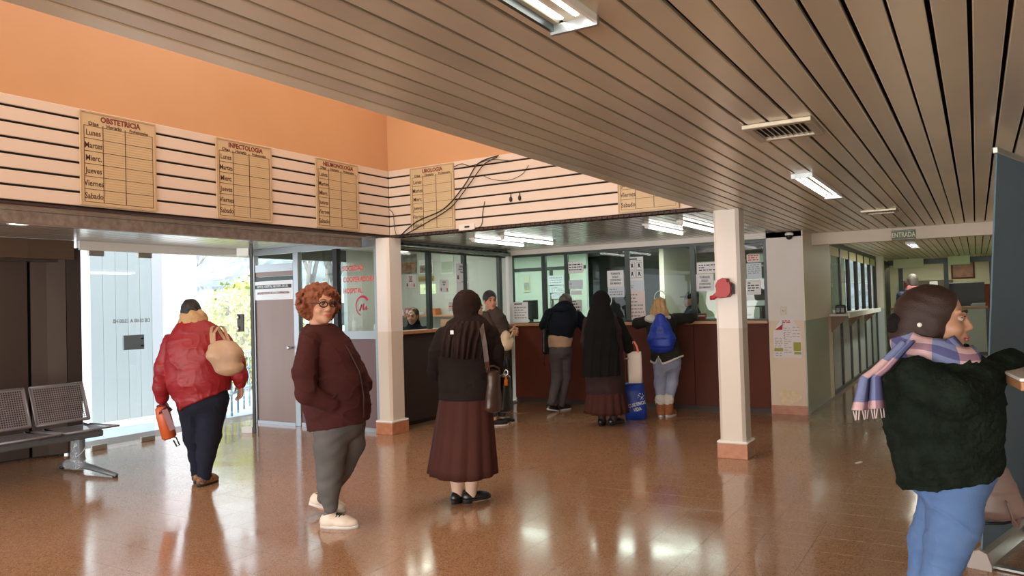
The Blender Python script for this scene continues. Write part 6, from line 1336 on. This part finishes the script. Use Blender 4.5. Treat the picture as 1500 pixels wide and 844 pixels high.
notice((1094, 411, 1115, 432), PY, 'bottom notice of the three right of the white column', body=(4, .2, .9, m_print))
notice((979, 416, 1006, 433), ('y', 13.955), 'pale notice on the cream door behind the ticket windows', tint=m_cream, body=(3, .2, .8, m_printg))
for rc, lb in (((803, 404, 826, 418), 'upper bluish sheet on the office partition behind the glass'), ((806, 419, 826, 429), 'second bluish sheet on the office partition behind the glass'), ((808, 430, 828, 438), 'third sheet on the office partition behind the glass')): notice(rc, ('y', 11.98), lb, tint=pb_, body=(3, .15, .85, m_printg))
ph = notice((768, 405, 776, 428), ('y', 11.98), 'framed drawing of trees on the mint partition', tint=m_cream, cat='picture')
w = (aty(776, 428, 11.98) - aty(768, 428, 11.98))[0]; 
for k in range(5): MB().tube([(w * (.15 + .17 * k), -.004, .03), (w * (.13 + .18 * k), -.004, .12 + .02 * (k % 2)), (w * (.2 + .15 * k), -.004, .17)], [.004, .012, .004], 5, True, .3).obj('drawn_tree', m_printg, ph)
PXX = ('x', -6.322)
notice((594, 402, 609, 422), PXX, 'small notice with red arrow left on the booth window', lines=('NO SE', 'FIAN', 'COPIAS', '', ''), arrows=True)
notice((644, 410, 657, 428), PXX, 'small notice with arrows in the middle of the booth window', lines=('NO SE', 'FIAN', '', ''), arrows=True)
notice((668, 386, 686, 412), PXX, 'larger bold notice with red arrow right on the booth window', lines=('SEÑORES', 'ANUNCIE SU', 'TURNO', '', ''), arrows=True)
notice((669, 413, 687, 432), PXX, 'blank white sheet below the larger bold booth notice')
notice((657, 443, 665, 456), PXX, 'small white sticker low on the booth window', body=(1, .4, .7, m_red))

# ------------------------------------------------------------------ things on and behind the counters
def at_(px, py, Yv): return aty(px, py, Yv)
p = at_(1105, 468, 10.5); simple('box', 'white cardboard box on the right end of the ticket counter', 'box', (p[0], 10.5, 1.205), [('body', (-.11, -.08, 0), (.09, .08, .17), m_paper, .004), ('label', (-.07, -.083, .06), (-.02, -.08, .08), m_printg, 0)])
p = at_(1107, 448, 10.62); simple('desk_organiser', 'dark brown tray stack with a white strip behind the white box', 'organiser', (p[0], 10.66, 1.205), [('body', (-.13, -.07, 0), (.18, .07, .38), m_dbr, .004), ('label_strip', (-.12, -.076, .19), (.17, -.07, .26), m_paper, 0)])
p = at_(1029, 468, 10.5); simple('box', 'small red box on the ticket counter left of the column', 'box', (p[0], 10.5, 1.205), [('body', (-.05, -.04, 0), (.05, .04, .10), mat('red_card', (.42, .05, .04), .6), .003), ('band', (-.051, -.042, .06), (.051, -.04, .075), m_paper, 0)])
p = at_(1045, 468, 10.5); simple('paper_stack', 'flat pale green packet on the ticket counter beside the red box', 'packet', (p[0], 10.52, 1.205), [('body', (-.09, -.06, 0), (.09, .06, .045), mat('pale_green_packet', (.50, .68, .60), .6), .004), ('flap', (-.085, -.062, .03), (.085, -.058, .042), m_paper, 0)])
p = at_(776, 455, 10.62); simple('monitor', 'dark monitor back behind the left ticket window', 'monitor', (p[0] - .02, 10.66, 1.205), [('screen', (-.16, 0, .05), (.16, .03, .36), m_black, .008), ('stand', (-.03, .01, 0), (.03, .05, .08), m_black, .004), ('base', (-.09, -.03, 0), (.09, .08, .012), m_black, .003)], R(-14))
p = at_(900, 452, 10.7); simple('monitor', 'dark monitor behind the window right of the black veil', 'monitor', (p[0], 10.66, 1.205), [('screen', (-.22, 0, .06), (.20, .03, .34), m_black, .008), ('stand', (-.03, .01, 0), (.03, .05, .08), m_black, .004), ('base', (-.09, -.03, 0), (.09, .08, .012), m_black, .003)])
p = at_(1040, 450, 11.2); simple('desk_cabinet', 'dark equipment cabinet behind the ticket window beside the column', 'cabinet', (p[0] + .35, 11.9, 0), [('body', (-.35, -.2, 0), (.55, .25, 1.42), m_black, .01), ('panel', (-.30, -.205, .9), (.5, -.2, 1.36), m_frame, 0)])
p = at_(814, 447, 11.6); simple('clothes_rail_bundle', 'dark coats with a pink strip hanging on the office partition', 'coats', (p[0] - .05, 11.93, 1.02), [('coat', (-.14, -.05, 0), (-.02, .04, .36), m_bl, .03), ('coat', (.03, -.05, -.05), (.14, .04, .36), m_navy, .03), ('scarf', (-.02, -.06, 0), (.03, -.01, .30), mat('pink_cloth', (.6, .2, .3), .8), .01)])
# booth shelf with its things
zs = at_(615, 462, 10.15)[2]
sf = simple('wall_shelf', 'orange brown wooden shelf on the back wall of the booth', 'shelf', (-7.55, 10.27, zs), [('board', (-.80, -.26, -.03), (.80, 0, 0), m_wood, .003), ('bracket', (-.6, -.2, -.12), (-.57, 0, -.03), m_black, 0), ('bracket', (.57, -.2, -.12), (.6, 0, -.03), m_black, 0)])
for px, w, h, m, lb in ((591, .05, .10, m_paper, 'white packet at the left end of the booth shelf'), (600, .06, .13, mat('pink_box', (.62, .22, .26), .6), 'pink box on the booth shelf'), (611, .08, .05, pb_, 'flat pale box on the booth shelf'), (634, .10, .11, mat('orange_box', (.62, .20, .05), .6), 'orange box at the right end of the booth shelf')):
    p = at_(px, 460, 10.12); simple('packet', lb, 'packet', (p[0], 10.13, zs), [('body', (-w, -.07, 0), (w, .07, h), m, .004), ('label', (-w * .5, -.072, h * .3), (w * .5, -.07, h * .7), m_refl, 0)])
def wallpic(rect, Yv, label, m, m2):
    a = at_(rect[0], rect[3], Yv); b = at_(rect[2], rect[1], Yv); w, h = b[0] - a[0], b[2] - a[2]
    simple('poster', label, 'poster', a, [('sheet', (0, -.006, 0), (w, 0, h), m, 0), ('picture_print', (w * .06, -.008, h * .08), (w * .94, -.006, h * .62), m2, 0)])
wallpic((588, 372, 610, 402), 10.26, 'brown and grey poster at the left on the booth back wall', mat('grey_poster', (.34, .36, .34), .6, var=(9, (.15, .13, .12), .9)), mat('rust_print', (.25, .11, .06), .6, var=(12, (.45, .30, .2), .9)))
wallpic((614, 380, 634, 402), 10.26, 'pale poster with dark figures on the booth back wall', m_refl, mat('figure_print', (.10, .08, .08), .6, var=(18, (.5, .4, .36), 1.0)))
wallpic((613, 404, 636, 413), 10.26, 'yellow ochre panel on the booth back wall', mat('ochre', (.42, .32, .12), .6), mat('ochre_dark', (.30, .22, .08), .6))
wallpic((616, 416, 638, 431), 10.26, 'glowing sheet for the bright leafy window above the booth shelf', mat('leafy_lit', (.6, .7, .4), .5, emit=((.75, .9, .55), .7)), mat('leafy_lit2', (.4, .5, .2), .5, var=(16, (.9, .95, .8), 1.0), emit=((.7, .8, .5), .5)))  # window brightness put into the sheet as its own glow
wallpic((646, 372, 664, 402), 10.26, 'pale green notice sheet on the booth back wall', mat('pale_green_sheet', (.66, .74, .66), .6), mat('olive_print', (.45, .52, .42), .6))
simple('cabinet', 'brown cupboard at the back of the booth beneath the shelf', 'cabinet', (-7.12, 9.95, 0), [('body', (-.25, 0, 0), (.35, .30, 1.30), m_wood, .005), ('door', (-.24, -.015, .05), (.05, 0, 1.26), m_wood, .004), ('door', (.06, -.015, .05), (.34, 0, 1.26), m_wood, .004)])
bt = thing('booth_lamp', 'yellowish ceiling tube inside the booth', 'light', (-7.35, 9.2, 2.40)); MB().tube([(-.5, 0, -.03), (.5, 0, -.03)], .018, 8).obj('tube', mat('warm_tube', (1, .95, .7), .5, emit=((1, .9, .55), 5.0)), bt); box((-.55, -.04, -.012), (.55, .04, .02), 'housing', m_refl, bt)
# sill things behind the partition glass
for x, h, m, lb in ((-6.72, .16, m_refl, 'clear white bottle on the sill behind the partition glass'), (-6.36, .10, m_paper, 'pot of pens on the sill behind the partition glass'), (-6.29, .13, pp, 'pinkish pot on the sill behind the partition glass')):
    t = thing('pot', lb, 'pot', (x, 7.26, 1.21)); MB().tube([(0, 0, 0), (0, 0, h * .7), (0, 0, h)], [.035, .035, .025], 12).obj('body', m, t); MB().tube([(0, 0, h), (0, 0, h + .03)], .014, 8).obj('cap', m_red if m is not m_refl else pb_, t)
simple('window_ledge', 'narrow ledge behind the partition glass', 'ledge', (-6.54, 7.30, 1.17), [('board', (-.30, -.10, 0), (.28, .02, .035), m_white, .003), ('bracket', (-.02, -.08, -.1), (.02, .08, 0), m_alu, 0)])

# ------------------------------------------------------------------ pier: poster, socket, dispenser on the column
pz = thing('poster', 'torn health poster with green boxes on the wall pier', 'poster', (-2.265, 10.248, .72))
b = MB(); b.prism([(0, 0), (.335, 0), (.345, .02), (.345, .34), (.25, .50), (.10, .50), (.02, .36), (0, .35)], 0, .003, Matrix.Rotation(R(90), 4, 'X')); b.obj('sheet', mat('poster_paper', (.82, .74, .72), .6), pz)
b = MB(); b.add([(.02, -.004, .36), (.10, -.004, .50), (.125, -.03, .44), (.02, -.004, .36), (.12, -.035, .43), (.10, -.004, .50)], [(0, 1, 2), (3, 4, 5)]); b.obj('curled_corner', m_paper, pz)
b = MB(); b.add([(.02, -.0045, .36), (.12, -.020, .43), (.115, -.006, .36)], [(0, 2, 1)]); b.obj('red_corner', m_red, pz)
for lo, hi in (((.005, -.0045, .085), (.115, -.003, .125)), ((.245, -.0045, .09), (.335, -.003, .20)), ((.25, -.0045, .045), (.335, -.003, .075))): box(lo, hi, 'green_box', mat('olive_green_print', (.36, .36, .04), .6), pz)
mb = MB()
for i in range(6): bars(mb, .015, .11, .25 - .022 * i, .008, -.0032)
for i in range(12): bars(mb, .13, .225, .38 - .028 * i, .007, -.0032, .8)
for i in range(4): bars(mb, .24, .33, .39 - .04 * i, .008, -.0032)
for i in range(2): bars(mb, .02, .10, .06 - .03 * i, .012, -.0032)
o = mb.obj('small_print', m_printg, pz); o['kind'] = 'stuff'
mb = MB(); bars(mb, .12, .24, .475, .012, -.0032); bars(mb, .12, .22, .455, .012, -.0032); mb.obj('heading', m_red, pz)
for k in range(3): MB().ell((.135, -.004, .315 - .03 * k), (.006, .001, .006), 8, 6).obj('bullet', m_ink_red, pz)
so = thing('wall_socket', 'beige wall socket above the torn poster', 'socket', (-2.13, 10.248, 1.325)); box((-.035, -.010, -.055), (.035, 0, .055), 'plate', mat('beige_plastic', (.72, .62, .50), .4), so, .004)
for x in (-.008, .008): box((x - .003, -.012, -.01), (x + .003, -.010, .008), 'slot', m_black, so)
td = thing('ticket_dispenser', 'red take a number ticket dispenser on the white column', 'dispenser', (-2.03, 7.24, 1.60))
mr_ = mat('glossy_red_plastic', (.42, .006, .010), .4); mrd = mat('worn_red_plastic', (.24, .028, .022), .5)
pr_ = [(-.085, -.075), (-.06, -.03), (-.07, .03), (-.045, .075), (.0, .095), (.045, .088), (.05, .06), (.075, .05), (.085, .0), (.08, -.05), (.05, -.085), (-.03, -.095)]
b = MB(); b.prism(pr_, .0, .075, Matrix.Rotation(R(90), 4, 'X')); b.obj('housing', mrd, td)
b = MB(); b.prism([(x * .92, z * .92) for x, z in pr_], .075, .095, Matrix.Rotation(R(90), 4, 'X')); b.obj('cover', mr_, td)
b = MB(); b.tube([(-.05, -.05, -.055), (-.095, -.055, -.085), (-.125, -.058, -.088)], [.030, .026, .022], 10, True, .8); b.obj('spout', mr_, td); b = MB(); b.tube([(-.122, -.058, -.088), (-.127, -.058, -.088)], [.015, .015], 10); b.obj('slot', m_black, td)
box((.078, -.06, -.06), (.095, 0, .04), 'wall_plate', m_black, td, .004)

# ------------------------------------------------------------------ perforated metal bench
be = thing('waiting_bench', 'grey perforated metal waiting bench with a plastic wrapped leg', 'bench', (-7.50, 4.22, 0))
m_bm = mat('grey_bench_metal', (.26, .255, .28), .42, .15); m_bb = mat('bench_beam_metal', (.15, .17, .185), .4, .2)
def perf(name, O, U, Vv, nu, nv, solid=.28, th=.003):
    O, U, Vv = map(Vector, (O, U, Vv)); nrm = U.cross(Vv).normalized() * th; b = MB(); vs = []; fs = []
    m_ = 2 * nu + 1 + 1; n_2 = 2 * nv + 1 + 1
    def pos(i, n): k = i // 2; e = .10; return (e / 2 + (1 - e) * (k + (solid / 2 if 0 else 0) + (i % 2) * solid) / n)
    us = [0] + [(.05 + .90 * (k + s_) / nu) for k in range(nu) for s_ in (solid / 2, 1 - solid / 2)] + [1]; ws = [0] + [(.05 + .90 * (k + s_) / nv) for k in range(nv) for s_ in (solid / 2, 1 - solid / 2)] + [1]
    I = {}
    for i, u in enumerate(us):
        for j, w in enumerate(ws): I[(i, j)] = len(vs); vs.append(O + U * u + Vv * w)
    for i in range(len(us) - 1):
        for j in range(len(ws) - 1):
            if i % 2 == 1 and j % 2 == 1: continue
            fs.append((I[(i, j)], I[(i + 1, j)], I[(i + 1, j + 1)], I[(i, j + 1)]))
    n0 = len(vs); b.add(vs + [v + nrm for v in vs], [f_[::-1] for f_ in fs] + [tuple(q + n0 for q in f_) for f_ in fs]); return b.obj(name, m_bm, be)
for k in range(3):
    y0 = -.30 - .56 * k; y1 = y0 + .51
    perf('backrest', (-.20, y0, .47), (0, y1 - y0, 0), (-.13, 0, .36), 22, 16)
    perf('seat', (.30, y0, .43), (0, y1 - y0, 0), (-.50, 0, -.01), 22, 20)
    for a, b_ in (((-.20, y0, .47), (-.33, y0, .83)), ((-.20, y1, .47), (-.33, y1, .83)), ((-.33, y0, .83), (-.33, y1, .83)), ((-.20, y0, .47), (-.20, y1, .47)), ((.30, y0, .43), (.30, y1, .43)), ((.30, y1, .43), (-.2, y1, .42)), ((.30, y0, .43), (-.2, y0, .42))): MB().tube([a, b_], .010, 6).obj('rim', m_bm, be)
    for y in (y0 + .06, y1 - .06):
        b = MB(); b.add([(.12, y, .418), (-.21, y, .410), (-.215, y, .44), (-.05, y, .36), (.02, y, .36), (.12, y + .012, .418), (-.21, y + .012, .410), (-.215, y + .012, .44), (-.05, y + .012, .36), (.02, y + .012, .36)], [(0, 1, 2, 3, 4)[::-1], (5, 6, 7, 8, 9), (0, 4, 9, 5), (4, 3, 8, 9), (3, 2, 7, 8), (2, 1, 6, 7), (1, 0, 5, 6)]); b.obj('bracket', m_bb, be)
box((-.05, -2.1, .31), (.03, .22, .375), 'beam', m_bb, be, .012)
for y, wrap_ in ((0, True), (-1.55, False)):
    box((-.05, y - .035, .055), (.03, y + .035, .315), 'leg', m_bb, be, .008)
    b = MB(); b.tube([(-.35, y, .030), (-.15, y, .055), (0, y, .062), (.2, y, .052), (.62, y - .02, .022)], [.022, .032, .036, .032, .020], 8, True, .8); b.obj('foot_bar', m_bb, be)
    for x in (-.33, .60): MB().tube([(x, y - (.02 if x > 0 else 0), 0), (x, y - (.02 if x > 0 else 0), .02)], .024, 10).obj('glide', m_blk, be)
    if wrap_:
        w_ = Sdf(.007); w_.cap((-.02, -.02, .10), (-.02, -.02, .27), .065, .06); w_.cap((-.16, -.03, .06), (.05, -.02, .07), .05, .05); 
        link('plastic_wrap', w_.mesh('plastic_wrap', creases(.010, 26, 3)), glass_mat('crumpled_plastic', (.86, .92, .97), 1.5, .22), be)
        for z in (.08, .2): MB().tube([(.045 * math.cos(t), .045 * math.sin(t), z + .05 * math.sin(t)) for t in np.linspace(0, 6.283, 13)], .004, 5, False).obj('tape', m_refl, be)
# litter on the floor
lt = tag(MB().box((-.045, -.012, 0), (.045, .012, .004)).obj('paper_scrap', m_paper), 'small white paper scrap on the floor before the corridor', 'litter'); lt.location = tuple(atz(1258, 678)); lt.rotation_euler = (0, 0, R(70))
"""end"""
